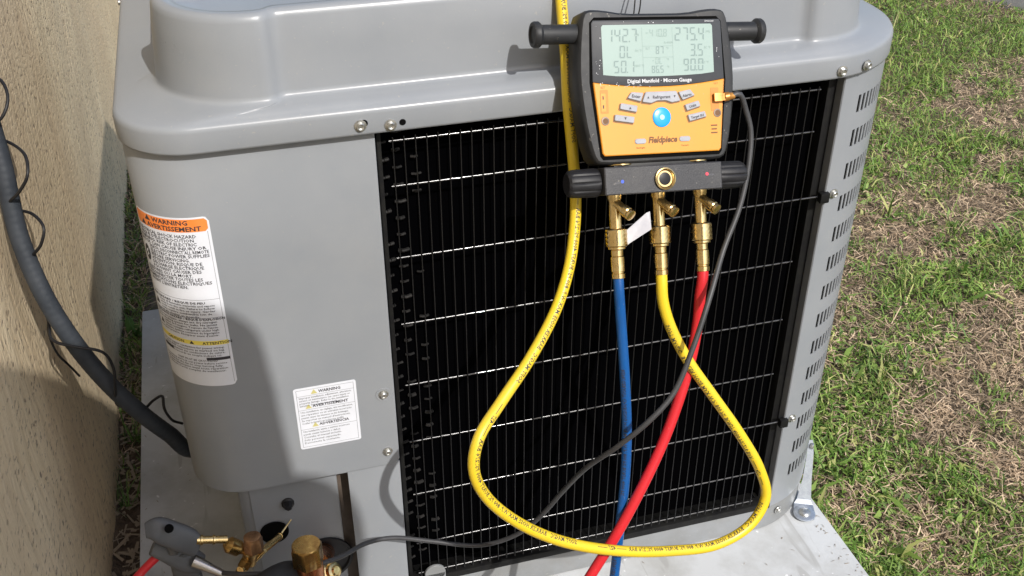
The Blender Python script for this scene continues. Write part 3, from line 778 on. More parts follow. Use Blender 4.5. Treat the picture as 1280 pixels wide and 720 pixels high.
# dimpled screw
lathe_o('dimple_washer', [(0, .0098), (.0006, .0096), (.0003, .0066), (.00025, .002)], M['paint'], unit, 26, (-.0148, -.0002, .4015), (0, -1, 0))
screw(-.0148, .4015, -.0001)
lathe_o('screw_hole', [(0, .0036), (.0003, .0036)], M['dark'], unit, 16, (.0285, -.0111, .768), (0, -1, 0))
lathe_o('screw_hole', [(0, .0042), (.0003, .0042)], M['dark'], unit, 16, (-.0125, -.0111, .7715), (0, -1, 0))
# small rounded tab at the bottom of the grille
bm = bmesh.new()
box_bm(bm, .022, .052, -.0045, -.001, .0015, .068, .0012)
v, f = lathe([(0, .015), (.003, .015), (.0035, .0145)], 24, (.037, -.001, .068), (0, -1, 0)); vv = [bm.verts.new(p) for p in v]
for q in f: bm.faces.new([vv[i] for i in q])
link('mounting_tab', frombm('mounting_tab', bm), M['paint_pan'], unit)

# ---- labels on the cover
def wrap_text(vs2, fs, u0, v0, off, m, name, parent, right_s, tilt=0.0):
    """vs2 in label space (u to the right, v up) mapped round the cover"""
    out = []
    for a, b in vs2:
        u = u0+a; v = v0+b; s = right_s-u; x, y = cov_pt(s, off); out.append((x, y, v+tilt*u))
    me = mesh(name, out, fs); return link(name, me, m, parent, 0)
def wrap_rect(u0, u1, v0, v1, off, m, name, parent, right_s, r=0.0, tilt=0.0):
    pts = rrect(u0, u1, v0, v1, r, 4) if r else None
    n = max(2, int((u1-u0)/.003)); vs = []; fs = []
    for i in range(n+1):
        u = u0+(u1-u0)*i/n; lo, hi = v0, v1
        if r:
            d = min(u-u0, u1-u)
            if d < r: c = r-math.sqrt(max(r*r-(r-d)**2, 0)); lo += c; hi -= c
        s = right_s-u; x, y = cov_pt(s, off); vs += [(x, y, lo+tilt*u), (x, y, hi+tilt*u)]
    for i in range(n): fs.append((2*i, 2*i+2, 2*i+3, 2*i+1))
    return link(name, mesh(name, vs, fs), m, parent, 0)
def text_col(lines, name, m, parent, right_s, tilt):
    """many lines merged in one mesh: (text, u, v, size, bold, xscale)"""
    V = []; F = []
    for (t, u, v, size, bold, sx) in lines:
        a, f, w = text2d(t, size, bold, 0, 'LEFT', 1, sx); n0 = len(V); V += [(p[0]+u, p[1]+v) for p in a]; F += [tuple(i+n0 for i in q) for q in f]
    return wrap_text(V, F, 0, 0, .00055, m, name, parent, right_s, tilt)
def wl():
    RS = CR*R(76)         # left edge of the label, arc length from bend start
    W = RS-(X0+CR+.185); H = .226; V0 = .4545; tilt = .015
    lab = wrap_rect(0, W, V0, V0+H, .0003, M['label'], 'warning_label', unit, RS, .006, tilt)
    wrap_rect(.002, W-.002, V0+H-.0178, V0+H-.0022, .0004, M['label_orange'], 'warning_band', lab, RS, .003, tilt)
    wrap_rect(.002, W-.002, V0+.0590, V0+.0648, .0004, M['label_yellow'], 'caution_band', lab, RS, 0, tilt)
    T = []; top = V0+H
    def tri(u, v, s): 
        T.append(None)
    def add(t, u, v, size, bold=.00012, sx=1.0): T.append((t, u, v, size, bold, sx))
    add("▲ WARNING", .022, top-.0090, .0078, .0002, 1.15); add("▲ AVERTISSEMENT", .013, top-.0166, .0078, .0002, 1.15)
    big = [("ELECTRICAL SHOCK HAZARD", .004, 0), ("RISQUE D'ÉLECTROCUTION", .006, 0), ("WARNING: RISK OF ELECTRIC", .003, 0), ("SHOCK CAN CAUSE INJURY OR", .002, 0), ("DEATH. DISCONNECT ALL REMOTE", .018, 0),
           ("ELECTRIC POWER SUPPLIES", .018, 0), ("BEFORE SERVICING.", .018, 0), ("ATTENTION: RISQUE DE", .018, 0), ("DÉCHARGE ÉLECTRIQUE", .018, 0), ("POUVANT CAUSER DES", .020, 0), ("BLESSURES OU LA MORT.", .006, 0),
           ("DÉCONNECTER TOUTES LES", .006, 0), ("ALIMENTATIONS ÉLECTRIQUES", .003, 0), ("AVANT L'ENTRETIEN.", .008, 0)]
    v = top-.0250
    for i, (t, u, _) in enumerate(big):
        a, f, w = text2d(t, .0056, 0, 0, 'LEFT', 1, 1); avail = W-.006-u; sx = min(1.0, avail/max(w, 1e-6))
        if i in (4, 5, 6, 7, 8): u = max(u, .020)
        sx = min(1.12, (W-.006-u)/max(w, 1e-6)) if w > (W-.006-u)*.85 else 1.05
        add(t, u, v, .0056, .0001, sx); v -= .00500
    small = ["FIRE HAZARD / RISQUE DE FEU", "Keep all flammable materials and vapors", "away from the unit. Failure to follow", "could result in fire or injury. Garder", "toute matière combustible loin de", "l'appareil afin d'éviter un incendie.",
             "EXPLOSION HAZARD / RISQUE D'EXPLOSION", "Never use oxygen, always use dry nitrogen", "when checking system for leaks. Ne jamais", "utiliser de l'oxygène. Toujours de l'azote.", "System contains refrigerant under high", "pressure. Système contenant du frigorigène",
             "sous haute pression. Récupérer avant d'ouvrir."]
    v = V0+.1155
    for i, t in enumerate(small):
        a, f, w = text2d(t, .0042, 0, 0, 'LEFT', 1, 1); u = .018 if i in (1, 2, 3, 4, 9, 10, 11) else .005; hd = i in (0, 6)
        add(t, u, v, .0040 if hd else .0036, .00012 if hd else .00005, min(1.35, (W-.006-u)/max(w, 1e-6)*1.1)); v -= .0037
    add("CAUTION", .018, V0+.0600, .0052, .00012, 1.15); add("▲", .052, V0+.0600, .0052, .0002, 1.1); add("ATTENTION", .068, V0+.0600, .0052, .00012, 1.15)
    tiny = ["Use only copper conductors for power wiring.", "Torque field connections as marked on lug.", "Utiliser seulement des conducteurs de cuivre.", "Serrer les raccords au couple indiqué ici.", "", "UNIT MUST BE GROUNDED", "Disconnect and lock out power before service", "and wait for the fan to stop turning fully.", "Couper l'alimentation avant toute réparation", "et attendre l'arrêt complet du ventilateur."]
    v = V0+.0540
    for t in tiny:
        if t:
            a, f, w = text2d(t, .0038, 0, 0, 'LEFT', 1, 1); u = .030 if t.startswith('UNIT') else .006
            add(t, u, v, .0038, .00004, min(1.3, (W-.008-u)/max(w, 1e-6)) if u < .01 else 1.1)
        v -= .0037
    text_col(T, 'printed_text', M['ink'], lab, RS, tilt)
    # rules and black bars, pictograms
    for vv_ in (V0+.1210, V0+.0965, ): wrap_rect(.003, W-.003, vv_, vv_+.0004, .00045, M['ink_mid'], 'printed_rule', lab, RS, 0, tilt)
    for (a, b) in ((.003, .0034), (W-.0034, W-.003)): wrap_rect(a, b, V0+.004, V0+H-.018, .00045, M['ink_mid'], 'printed_rule', lab, RS, 0, tilt)
    wrap_rect(.004, .024, V0+.0435, V0+.0470, .0005, M['ink'], 'printed_bar', lab, RS, 0, tilt); wrap_rect(W-.030, W-.003, V0+.0375, V0+.0415, .0005, M['ink'], 'printed_bar', lab, RS, 0, tilt)
    def pict(u, v, s):
        vs = [(u-s, v-s), (u+s, v-s), (u, v+s*.9), (u-s*.7, v-s*.3), (u+s*.9, v-s*.1)]; wrap_text(vs, [(0, 1, 2), (0, 4, 3)], 0, 0, .0005, M['ink'], 'pictogram', lab, RS, tilt)
    pict(.010, V0+.1075, .0050); pict(.011, V0+.0800, .0042)
    n = 14; vs = [(.011+.0060*math.cos(k*6.283/n), top-.0555+.0105*math.sin(k*6.283/n)) for k in range(n)]
    wrap_text(vs, [tuple(range(n))], 0, 0, .0005, M['ink'], 'pictogram', lab, RS, tilt)
    wrap_text([(.008, top-.062), (.014, top-.057), (.011, top-.055), (.0145, top-.049), (.0075, top-.054), (.0105, top-.057)], [(0, 1, 2), (2, 3, 4), (2, 4, 5)], 0, 0, .0006, M['label'], 'pictogram', lab, RS, tilt)
wl()
def small_label():
    x0, x1, z0, z1 = -.1235, -.0475, .337, .4325; y = -.0003
    lab = slab('small_warning_label', rrect(x0, x1, z0, z1, .003), [(0, y-.0001), (0, y+.0002)], M['label'], unit, 0)
    def rect(a, b, c, d, m, nm, yy=y-.0003): return link(nm, mesh(nm, [(a, yy, c), (b, yy, c), (b, yy, d), (a, yy, d)], [(0, 1, 2, 3)]), m, lab, 0)
    t = .0004
    for a, b, c, d in ((x0+.003, x1-.003, z1-.0034, z1-.003), (x0+.003, x1-.003, z0+.003, z0+.0034), (x0+.003, x0+.0034, z0+.003, z1-.003), (x1-.0034, x1-.003, z0+.003, z1-.003),
                       (x0+.003, x1-.003, z1-.0125, z1-.0121), (x0+.003, x1-.003, z1-.0340, z1-.0336), (x0+.003, x1-.003, z1-.0645, z1-.0641)):
        rect(a, b, c, d, M['ink_mid'], 'printed_rule')
    V = []; F = []
    def add(s, x, z, size, bold=0.0, fit=None, sx=1.0):
        a, f, w = text2d(s, size, bold, 0, 'LEFT', 1, 1); k = fit/w if fit else sx; n0 = len(V)
        V.extend([(p[0]*k+x, y-.0003, p[1]+z) for p in a]); F.extend([tuple(i+n0 for i in q) for q in f])
    add("WARNING", x0+.0300, z1-.0100, .0060, .00015, fit=.027); add("AVERTISSEMENT", x0+.0210, z1-.0312, .0056, .00015, fit=.044); add("ADVERTENCIA", x0+.0265, z1-.0608, .0056, .00015, fit=.037)
    body = ["Improper installation, adjustment, alteration,", "service or maintenance can cause injury or", "property damage. Refer to the installation", "instructions. Trained service personnel only."]
    z = z1-.0165
    for i, s in enumerate(body): add(s, x0+.0055, z, .0040, .00002, fit=(.064, .062, .060, .046)[i]); z -= .0040
    body = ["Une installation, un réglage, une modification,", "une réparation ou un entretien incorrects", "peuvent causer des blessures ou des dommages.", "Se reporter au manuel d'instructions.", "Confier le travail à un technicien qualifié."]
    z = z1-.0385
    for i, s in enumerate(body): add(s, x0+.0055, z, .0040, .00002, fit=(.064, .062, .058, .060, .052)[i]); z -= .0044
    body = ["Una instalación, ajuste o servicio incorrecto", "puede causar lesiones o daños.", "Consulte el manual incluido.", "Solo personal capacitado.", "Desconecte la corriente."]
    z = z1-.0690
    for i, s in enumerate(body): add(s, x0+.0055, z, .0040, .00002, fit=(.058, .046, .047, .046, .044)[i]); z -= .0046
    link('printed_text', mesh('printed_text', V, F), M['ink'], lab, 0)
    for a, z in ((x0+.0245, z1-.0107), (x0+.0160, z1-.0322), (x0+.0215, z1-.0618)):
        link('pictogram', mesh('pictogram', [(a-.004, y-.0003, z), (a+.004, y-.0003, z), (a, y-.0003, z+.0068)], [(0, 1, 2)]), M['label_olive'], lab, 0)
small_label()

# ------------------------------------------------------------------ service valves and clamp
def bm_add(bm, vf):
    v, f = vf; vv = [bm.verts.new(p) for p in v]
    for q in f:
        try: bm.faces.new([vv[i] for i in q])
        except Exception: pass
def lathe_many(name, items, m, parent):
    bm = bmesh.new()
    for A, B, prof, seg, hx_ in items:
        A = Vector(A); B = Vector(B); L_ = (B-A).length
        bm_add(bm, lathe([(h*L_, r) for h, r in prof], seg, A, B-A, hx_))
    return link(name, frombm(name, bm), m, parent, 35)
# small liquid line valve
sv = bpy.data.objects.new('liquid_valve', None); 
P0 = Vector((-0.2070, -0.0450, 0.2250)); capT = Vector((-0.1970, -0.0500, 0.2590)); hole = Vector((-.172, .03, .197))
body = lathe_many('liquid_valve', [((-0.2210, -0.0550, 0.2030), (-0.1990, -0.0450, 0.2310), [(0, .0065), (.2, .0065), (.22, .0085), (.5, .0085), (.52, .0065), (1, .007)], 20, {2, 3}),
    ((-0.2080, -0.0450, 0.2080), (-0.1990, -0.0480, 0.2460), [(0, .0095), (.5, .0105), (.52, .0085), (1, .0085)], 20, None)], M['brass_dull'], unit)
CD = Vector((0, .10, .99)); B_ = Vector((-0.1980, -0.0660, 0.2720))
lathe_many('valve_cap', [(B_-CD*.022, B_, [(0, .0100), (.02, .0122), (.72, .0122), (.80, .0108), (.97, .0104), (1, .0092)], 24, {1, 2})], M['dull_copper'], body)
lathe_many('valve_tube', [((-0.2200, -0.0600, 0.2120), (-0.1680, 0.0060, 0.1900), [(0, .0050), (1, .0050)], 16, None), ((-0.1680, 0.0060, 0.1900), (-0.1650, 0.0500, 0.1500), [(0, .0048), (1, .0048)], 16, None), ((-0.1640, 0.0000, 0.2020), (-0.1490, 0.0160, 0.2070), [(0, .0012), (1, .0010)], 8, None)], M['brass'], body)
lathe_many('knurled_nut', [((-0.2110, -0.0460, 0.2300), (-0.2320, -0.0470, 0.2500), [(0, .005), (.15, .006), (.3, .0085), (.34, .0105), (.8, .0105), (.86, .009), (1, .005)], 20, None)], M['brass_dull'], body)
lathe_many('small_port', [((-0.2020, -0.0480, 0.2100), (-0.1860, -0.0550, 0.2320), [(0, .003), (.6, .0032), (.7, .0022), (1, .0022)], 12, None)], M['brass'], body)
# large suction valve
B_0 = Vector((-0.1360, -0.0850, 0.2590)); CD = Vector((0, .10, .99))
b2 = lathe_many('suction_valve', [(B_0-CD*.075, B_0-CD*.030, [(0, .0165), (.6, .0175), (1, .0175)], 24, None),
    ((-0.1240, -0.0450, 0.1760), (-.112, .03, .122), [(0, .0150), (.3, .0155), (1, .0155)], 28, None)], M['copper'], unit)
B_ = Vector((-0.1360, -0.0850, 0.2590))
lathe_many('valve_cap', [(B_-CD*.030, B_, [(0, .0170), (.02, .0198), (.84, .0198), (.95, .0180), (1, .0172)], 36, {1, 2})], M['brass_dull'], b2)
lathe_many('service_port', [((-0.1310, -0.0580, 0.1780), (-0.1030, -0.0850, 0.2030), [(0, .011), (.4, .011), (.42, .0135), (.75, .0135), (.78, .010), (.92, .010), (.94, .0065), (1, .005)], 30, None)], M['brass'], b2)
# black insulation sleeve under the large valve
tube_o('pipe_insulation', [(-0.1300, -0.0500, 0.1010), (-0.1420, -0.0700, 0.1590), (-0.1580, -0.0800, 0.2010), (-0.1780, -0.1000, 0.2200), (-0.2070, -0.1100, 0.2090), (-.27, -.11, .06), (-.36, -.10, .045), (-.46, -.09, .05)], .021, M['foam'], unit, 20)
tube_o('suction_tube', [(-.112, .03, .122), (-.112, .06, .13), (-.11, .1, .16)], .0148, M['copper'], unit, 24)
lathe_o('grommet', [(0, .037), (.0015, .0392), (.004, .0385), (.0045, .0345), (.001, .033)], M['rubber'], unit, 36, (-.112, .0215, .118), (0, -1, 0))
lathe_o('grommet', [(0, .0172), (.0015, .0192), (.003, .0186), (.003, .0160), (.001, .0152)], M['dark'], unit, 28, (-.173, .0215, .186), (0, -1, 0))

# clamp probe with its cable
clamp = thing('pipe_clamp', 'grey two jawed pipe clamp probe with trailing grey cable, beside the small brass valve', 'clamp', (-0.2950, -0.0500, 0.2570))
CO = clamp.location.copy()
def cl(o): o.matrix_parent_inverse = Matrix.Translation(-CO); return o
def loft(name, rings_, m, parent, n=20):
    """rings_: (centre, axis_u, axis_v) superellipse sections"""
    vs = []; fs = []
    for c, u, v in rings_:
        c, u, v = Vector(c), Vector(u), Vector(v)
        for k in range(n):
            a = 2*math.pi*k/n; ca, sa = math.cos(a), math.sin(a); e_ = .6
            vs.append(c+u*math.copysign(abs(ca)**e_, ca)+v*math.copysign(abs(sa)**e_, sa))
    for i in range(len(rings_)-1):
        for k in range(n): k2 = (k+1) % n; fs.append((i*n+k, i*n+k2, (i+1)*n+k2, (i+1)*n+k))
    fs.append(tuple(range(n-1, -1, -1))); fs.append(tuple((len(rings_)-1)*n+k for k in range(n)))
    return link(name, mesh(name, vs, fs), m, parent, 40)
def jaw(name, px, parent):
    rs_ = []; K = [np.array([*p, w, h]) for p, w, h in px]; K = [K[0]]+K+[K[-1]]; out = []
    for i in range(1, len(K)-2):
        for t in (0, .25, .5, .75):
            out.append(.5*((2*K[i])+(-K[i-1]+K[i+1])*t+(2*K[i-1]-5*K[i]+4*K[i+1]-K[i+2])*t*t+(-K[i-1]+3*K[i]-3*K[i+1]+K[i+2])*t**3))
    out.append(K[-2]); px = [(tuple(v[:3]), max(v[3], .001), max(v[4], .001)) for v in out]
    pts = [Vector(p) for p, _, _ in px]
    for i, (p, w, h) in enumerate(px):
        t = (pts[min(i+1, len(pts)-1)]-pts[max(i-1, 0)]).normalized(); vdir = Vector((-.15, -.72, .68)); vdir = (vdir-t*vdir.dot(t)).normalized(); u = t.cross(vdir)
        rs_.append((p, u*w, vdir*h))
    return loft(name, rs_, M['clamp'], parent)
uj = cl(jaw('upper_jaw', [((-0.3180, -0.0500, 0.3000), .009, .005), ((-0.3050, -0.0500, 0.2980), .0150, .009), ((-0.2900, -0.0500, 0.2850), .0160, .010), ((-0.2760, -0.0500, 0.2720), .0160, .010), ((-0.2680, -0.0500, 0.2610), .0140, .009), ((-0.2640, -0.0500, 0.2570), .011, .007)], clamp))
lj = cl(jaw('lower_jaw', [((-0.3190, -0.0350, 0.2540), .008, .005), ((-0.3000, -0.0350, 0.2400), .0130, .009), ((-0.2830, -0.0350, 0.2260), .0165, .011), ((-0.2680, -0.0350, 0.2140), .0125, .008), ((-0.2650, -0.0350, 0.2120), .010, .006)], clamp))
cl(jaw('grip', [((-0.2910, -0.0350, 0.2400), .012, .008), ((-0.2860, -0.0350, 0.2070), .0165, .009), ((-0.2860, -0.0350, 0.1580), .018, .009), ((-0.2880, -0.0350, 0.1210), .014, .006)], clamp))
cl(jaw('hinge', [((-0.2940, -0.0400, 0.2660), .005, .006), ((-0.2940, -0.0400, 0.2460), .006, .006)], clamp))
cl(lathe_many('pivot_screw', [((-0.2900, -0.0610, 0.3060), (-0.2900, -0.0630, 0.3080), [(0, .0055), (1, .0052)], 16, None)], M['dark'], clamp))
cl(lathe_many('pivot_screw', [((-0.2900, -0.0620, 0.3030), (-0.2890, -0.0640, 0.3050), [(0, .0030), (1, .0026)], 12, None)], M['clamp'], clamp))
cl(lathe_many('red_collar', [((-0.2710, -0.0500, 0.2660), (-0.2640, -0.0500, 0.2650), [(0, .0068), (1, .0068)], 18, None)], M['red'], clamp))
cl(lathe_many('brass_stem', [((-0.2640, -0.0520, 0.2700), (-0.2290, -0.0490, 0.2580), [(0, .0056), (.1, .0056), (.12, .0064), (.2, .0064), (.22, .0050), (.52, .0050), (.54, .0062), (.60, .0062), (.62, .0048), (1, .0052)], 18, None)], M['brass'], clamp))
cl(lathe_many('metal_sleeve', [((-0.2730, -0.0450, 0.2290), (-0.2410, -0.0600, 0.2120), [(0, .0080), (.1, .0078), (.55, .0062), (.9, .0052), (1, .0045)], 24, None)], M['steel'], clamp))
red_l = cl(tube_o('red_lead', [(-0.2990, -0.0300, 0.2470), (-0.3080, -0.0300, 0.2400), (-0.3200, -0.0350, 0.2350), (-0.3350, -0.0400, 0.2250), (-0.3550, -0.0500, 0.2110), (-0.3780, -0.0600, 0.1870), (-.40, -.14, .06), (-.405, -.28, -.03), (-.36, -.45, -.058)], .0052, M['red'], clamp))

# ------------------------------------------------------------------ digital manifold
CAMP = Vector((-.14697, -1.04091, 1.23011)); SC = .985
DO = CAMP+(Vector((.3025, -.06, .7696))-CAMP)*SC
yw, ti, ro = R(2.793), R(-27.216), R(5.342)
DR = Matrix.Rotation(yw, 4, 'Z') @ Matrix.Rotation(ti, 4, 'X') @ Matrix.Rotation(ro, 4, 'Y')
man = thing('digital_manifold', 'digital gauge manifold with orange keypad and lcd, leaning on the cap of the unit', 'gauge', DO)
man.rotation_euler = DR.to_euler(); man.scale = (SC, SC, SC)
DM = Matrix.Translation(DO) @ DR @ Matrix.Scale(SC, 4)
right_side = [(0, .1035), (.036, .1035), (.060, .1075), (.077, .1080), (.0845, .1035), (.0885, .082), (.0915, .050), (.0915, .025), (.088, -.010), (.083, -.036), (.078, -.052), (.070, -.0565), (.03, -.0565)]
outl = right_side+[(-a, b) for a, b in reversed(right_side) if a > 0]
outl = smooth_poly(outl[::-1], 1)
slab('housing', outl, [(.007, .0015), (.003, .0020), (.001, .0040), (0, .008), (0, .034), (.003, .040), (.012, .0435)], M['housing'], man)
# raised rim of the rubber boot round the face
face = [(0, .0975), (.071, .0975), (.0755, .093), (.0785, .031), (.0705, -.0465), (.068, -.0495), (0, -.0495)]
face = face+[(-a, b) for a, b in reversed(face) if a > 0]; face = face[::-1]
slab('face_seat', inset(face, -.0015), [(0, .0012), (0, .004)], M['dark'], man)
def arc_z(x, z0, sag, w): return z0-sag*(1-(x/w)**2)
nb = 13; xs = [-.0767+.1534*k/(nb-1) for k in range(nb)]
bez = [(-.0735, .0955), (.0735, .0955), (.0755, .0925), (.0770, .0315)]+[(x, arc_z(x, .0312, .0062, .0767)) for x in reversed(xs[1:-1])]+[(-.0770, .0315), (-.0755, .0925)]
slab('bezel', bez[::-1], [(.0012, -.0010), (0, -.0004), (0, .003)], M['bezel'], man)
ora = [(x, arc_z(x, .0309, .0062, .0767)) for x in xs]+[(.0768, .0309), (.0700, -.0440), (.0675, -.0470), (-.0675, -.0470), (-.0700, -.0440), (-.0768, .0309)]
slab('faceplate', ora, [(.0010, -.0016), (0, -.0008), (0, .003)], M['orange'], man)
scr = [(-.0630, .0905), (.0630, .0905), (.0648, .0885)]+[(.0650, .0385)]+[(x, arc_z(x, .0378, .0022, .065)) for x in [.05, .03, 0, -.03, -.05]]+[(-.0650, .0385), (-.0648, .0885)]
lcd = slab('lcd_screen', scr[::-1], [(0, -.0013), (0, 0.0)], M['lcd'], man)

SEG = {'0': 'abcdef', '1': 'bc', '2': 'abged', '3': 'abgcd', '4': 'fgbc', '5': 'afgcd', '6': 'afgedc', '7': 'abc', '8': 'abcdefg', '9': 'abcfgd', '-': 'g', 'L': 'fed', 'P': 'abfge', ' ': ''}
def digits(s, x, z, h, m, name='lcd_digits'):
    """seven segment figures; x left, z bottom"""
    w = h*.48; t = h*.105; V = []; F = []; cx = x
    def q(pts):
        n0 = len(V); V.extend([(cx+a+(b/h)*h*.06, -.00155, z+b) for a, b in pts]); F.append(tuple(range(n0, n0+len(pts))))
    g_ = t*.35
    for ch in s:
        if ch == '.':
            cx -= w*.22; q([(0, 0), (t, 0), (t, t), (0, t)]); cx += w*.36; continue
        for sg in SEG[ch]:
            if sg == 'a': q([(g_, h), (w-g_, h), (w-t, h-t), (t, h-t)])
            if sg == 'd': q([(g_, 0), (t, t), (w-t, t), (w-g_, 0)])
            if sg == 'g': q([(t, h/2+t/2), (w-t, h/2+t/2), (w-t, h/2-t/2), (t, h/2-t/2)])
            if sg == 'f': q([(0, h-g_), (t, h-t), (t, h/2+t*.6), (0, h/2+g_)])
            if sg == 'b': q([(w, h-g_), (w-t, h-t), (w-t, h/2+t*.6), (w, h/2+g_)])
            if sg == 'e': q([(0, g_), (t, t), (t, h/2-t*.6), (0, h/2-g_)])
            if sg == 'c': q([(w, g_), (w-t, t), (w-t, h/2-t*.6), (w, h/2-g_)])
        cx += w*1.32
    return link(name, mesh(name, V, F), m, lcd, 0)
digits("142.7", -.0596, .0722, .0142, M['lcd_seg']); digits("0L", -.0455, .0556, .0130, M['lcd_seg']); digits("50.1", -.0530, .0400, .0130, M['lcd_seg'])
digits("275.4", .0195, .0728, .0142, M['lcd_seg']); digits("3.5", .0370, .0562, .0130, M['lcd_seg']); digits("90.0", .0285, .0405, .0130, M['lcd_seg'])
digits("-410.8", -.0150, .0775, .0082, M['lcd_faint']); digits("87", -.0033, .0592, .0080, M['lcd_seg']); digits("-0L", -.0087, .0485, .0072, M['lcd_faint']); digits("86.5", -.0090, .0392, .0076, M['lcd_seg'])
def lt(s, x, z, size, m, name, parent, y=-.0018, bold=0.0, align='CENTER', shear=0, rot=0, sx=1.0, res=2):
    a, f, w = text2d(s, size, bold, shear, align, res, sx); c, s_ = math.cos(rot), math.sin(rot)
    return link(name, mesh(name, [(x+p[0]*c-p[1]*s_, y, z+p[0]*s_+p[1]*c) for p in a], f), m, parent, 0)
for s, x, z in (("psig", -.0245, .0795), ("psig", .0595, .0815), ("SH °F", -.0235, .0620), ("SC °F", .0580, .0640), ("VSAT °F", -.0235, .0460), ("LSAT °F", .0535, .0480), ("R-410A", .0120, .0700), ("SLT", -.0125, .0640), ("°F", .0105, .0640), ("°F", .0105, .0520), ("°F", .0105, .0440)):
    lt(s, x, z, .0034, M['lcd_faint'], 'lcd_legend', lcd, -.0015, .00003)
for a, b, c, d in ((-.0185, .0170, .0675, .0678), (-.0185, .0170, .0556, .0559), (-.0187, -.0184, .0385, .0875), (.0168, .0171, .0385, .0875)):
    link('lcd_rule', mesh('lcd_rule', [(a, -.0015, c), (b, -.0015, c), (b, -.0015, d), (a, -.0015, d)], [(0, 1, 2, 3)]), M['lcd_faint'], lcd, 0)
lt("Digital Manifold · Micron Gauge", 0, .0292, .0056, M['ink_white'], 'printed_text', man, -.0012, .0001, sx=1.05)
lt("SMAN360", .0615, .0925, .0026, M['ink_white'], 'printed_text', man, -.0012)
# scuffs and specks on the bezel
bm = bmesh.new(); rr = random.Random(9)
for k in range(46):
    if k < 26: x = rr.uniform(-.07, -.005); z = .0285+rr.gauss(0, .0012)-.002*(1-(x/.07)**2)*1.5
    else:
        x = rr.choice([rr.uniform(-.074, -.0665), rr.uniform(.0665, .074), rr.uniform(-.06, .07)]); z = rr.uniform(.034, .09) if abs(x) > .066 else rr.choice([.0925, .0935, .030])
    s = rr.uniform(.0002, .0006); n = 5
    vv = [bm.verts.new((x+s*rr.uniform(.6, 1.3)*math.cos(i*6.28/n), -.0018, z+s*rr.uniform(.5, 1.2)*math.sin(i*6.28/n))) for i in range(n)]; bm.faces.new(vv)
tag(link('paint_speck', frombm('paint_speck', bm), M['speck'], man, 0), kind='stuff')

def soft(pts, r=.0012):
    out = []; n = len(pts)
    for i in range(n):
        p = Vector(pts[i]); a = Vector(pts[i-1])-p; b = Vector(pts[(i+1) % n])-p; k = min(r, a.length*.4, b.length*.4)
        A = p+a.normalized()*k; B = p+b.normalized()*k
        for t in (0, .5, 1): v = A*(1-t)**2+p*2*t*(1-t)+B*t*t; out.append((v.x, v.y))
    return out
def key(pts, name='key'):
    if sum(pts[i][0]*pts[(i+1) % len(pts)][1]-pts[(i+1) % len(pts)][0]*pts[i][1] for i in range(len(pts))) < 0: pts = pts[::-1]
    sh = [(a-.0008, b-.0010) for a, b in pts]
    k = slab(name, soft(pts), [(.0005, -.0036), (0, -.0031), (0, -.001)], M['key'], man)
    slab('key_shadow_plate', soft(inset(sh, -.0006)), [(0, -.0019), (0, -.001)], M['key_shade'], k)  # brown copy set down and left, painted as the key's shadow
    return k
k1 = key([(-.0393, .0133), (-.0343, .0196), (-.0205, .0183), (-.0240, .0090)])
lt("Enter", -.0298, .0133, .0046, M['ink'], 'key_legend', k1, -.0038, .0001, rot=R(-8))
k2 = key([(-.0180, .0192), (.0180, .0192), (.0225, .0085), (.0120, .0070), (.005, .0095), (-.005, .0095), (-.0120, .0070), (-.0225, .0085)])
lt("Refrigerant", 0, .0117, .0046, M['ink'], 'key_legend', k2, -.0038, .0001)
def tri_key(k, x, z, s, up_): link('key_arrow', mesh('key_arrow', [(x-s, -.0038, z-s*up_), (x+s, -.0038, z-s*up_), (x, -.0038, z+s*up_)], [(0, 1, 2)]), M['ink'], k, 0)
tri_key(k2, -.0155, .0133, .0012, 1); tri_key(k2, .0155, .0133, .0012, -1)
k3 = key([(.0205, .0180), (.0345, .0205), (.0400, .0140), (.0250, .0092)])
lt("Alarm", .0305, .0128, .0044, M['ink'], 'key_legend', k3, -.0038, .0001, rot=R(10))
k4 = key([(-.0473, .0083), (-.0280, .0048), (-.0295, -.0020), (-.0487, .0020)]); tri_key(k4, -.0370, .0028, .0014, 1)
k5 = key([(-.0545, -.0035), (-.0322, -.0068), (-.0333, -.0135), (-.0555, -.0100)]); tri_key(k5, -.0430, -.0083, .0014, -1)
k6 = key([(.0275, .0040), (.0440, .0082), (.0462, .0020), (.0297, -.0025)]); lt("Units", .0368, .0012, .0040, M['ink'], 'key_legend', k6, -.0038, .0001, rot=R(14))
k7 = key([(.0305, -.0070), (.0510, -.0035), (.0530, -.0095), (.0325, -.0140)]); lt("Target SH", .0418, -.0103, .0038, M['ink'], 'key_legend', k7, -.0038, .0001, rot=R(10))
pk = lathe_o('power_key', [(0, .0108), (.0012, .0106), (.0018, .0095), (.0019, .003)], M['blue_key'], man, 36, (0, -.0012, -.0083), (0, -1, 0))
lathe_o('power_mark', [(0, .0028), (.0002, .0028)], M['blue_pale'], pk, 16, (0, -.0031, -.0083), (0, -1, 0))
for sx_, z in ((-1, -.0330), (1, -.0325)):
    slab('oval_key', rrect(sx_*.0262-.0066, sx_*.0262+.0066, z-.0028, z+.0028, .0027), [(.0004, -.0026), (0, -.0022), (0, -.001)], M['key'], man)
    lt("Backlight" if sx_ < 0 else "Vacuum", sx_*.0262, z-.0078, .0028, M['ink_brown'], 'printed_text', man, -.0018)
lt("Fieldpiece", -.0002, -.0352, .0092, M['ink_brown'], 'brand_lettering', man, -.0018, .00035, shear=.25, sx=.92)
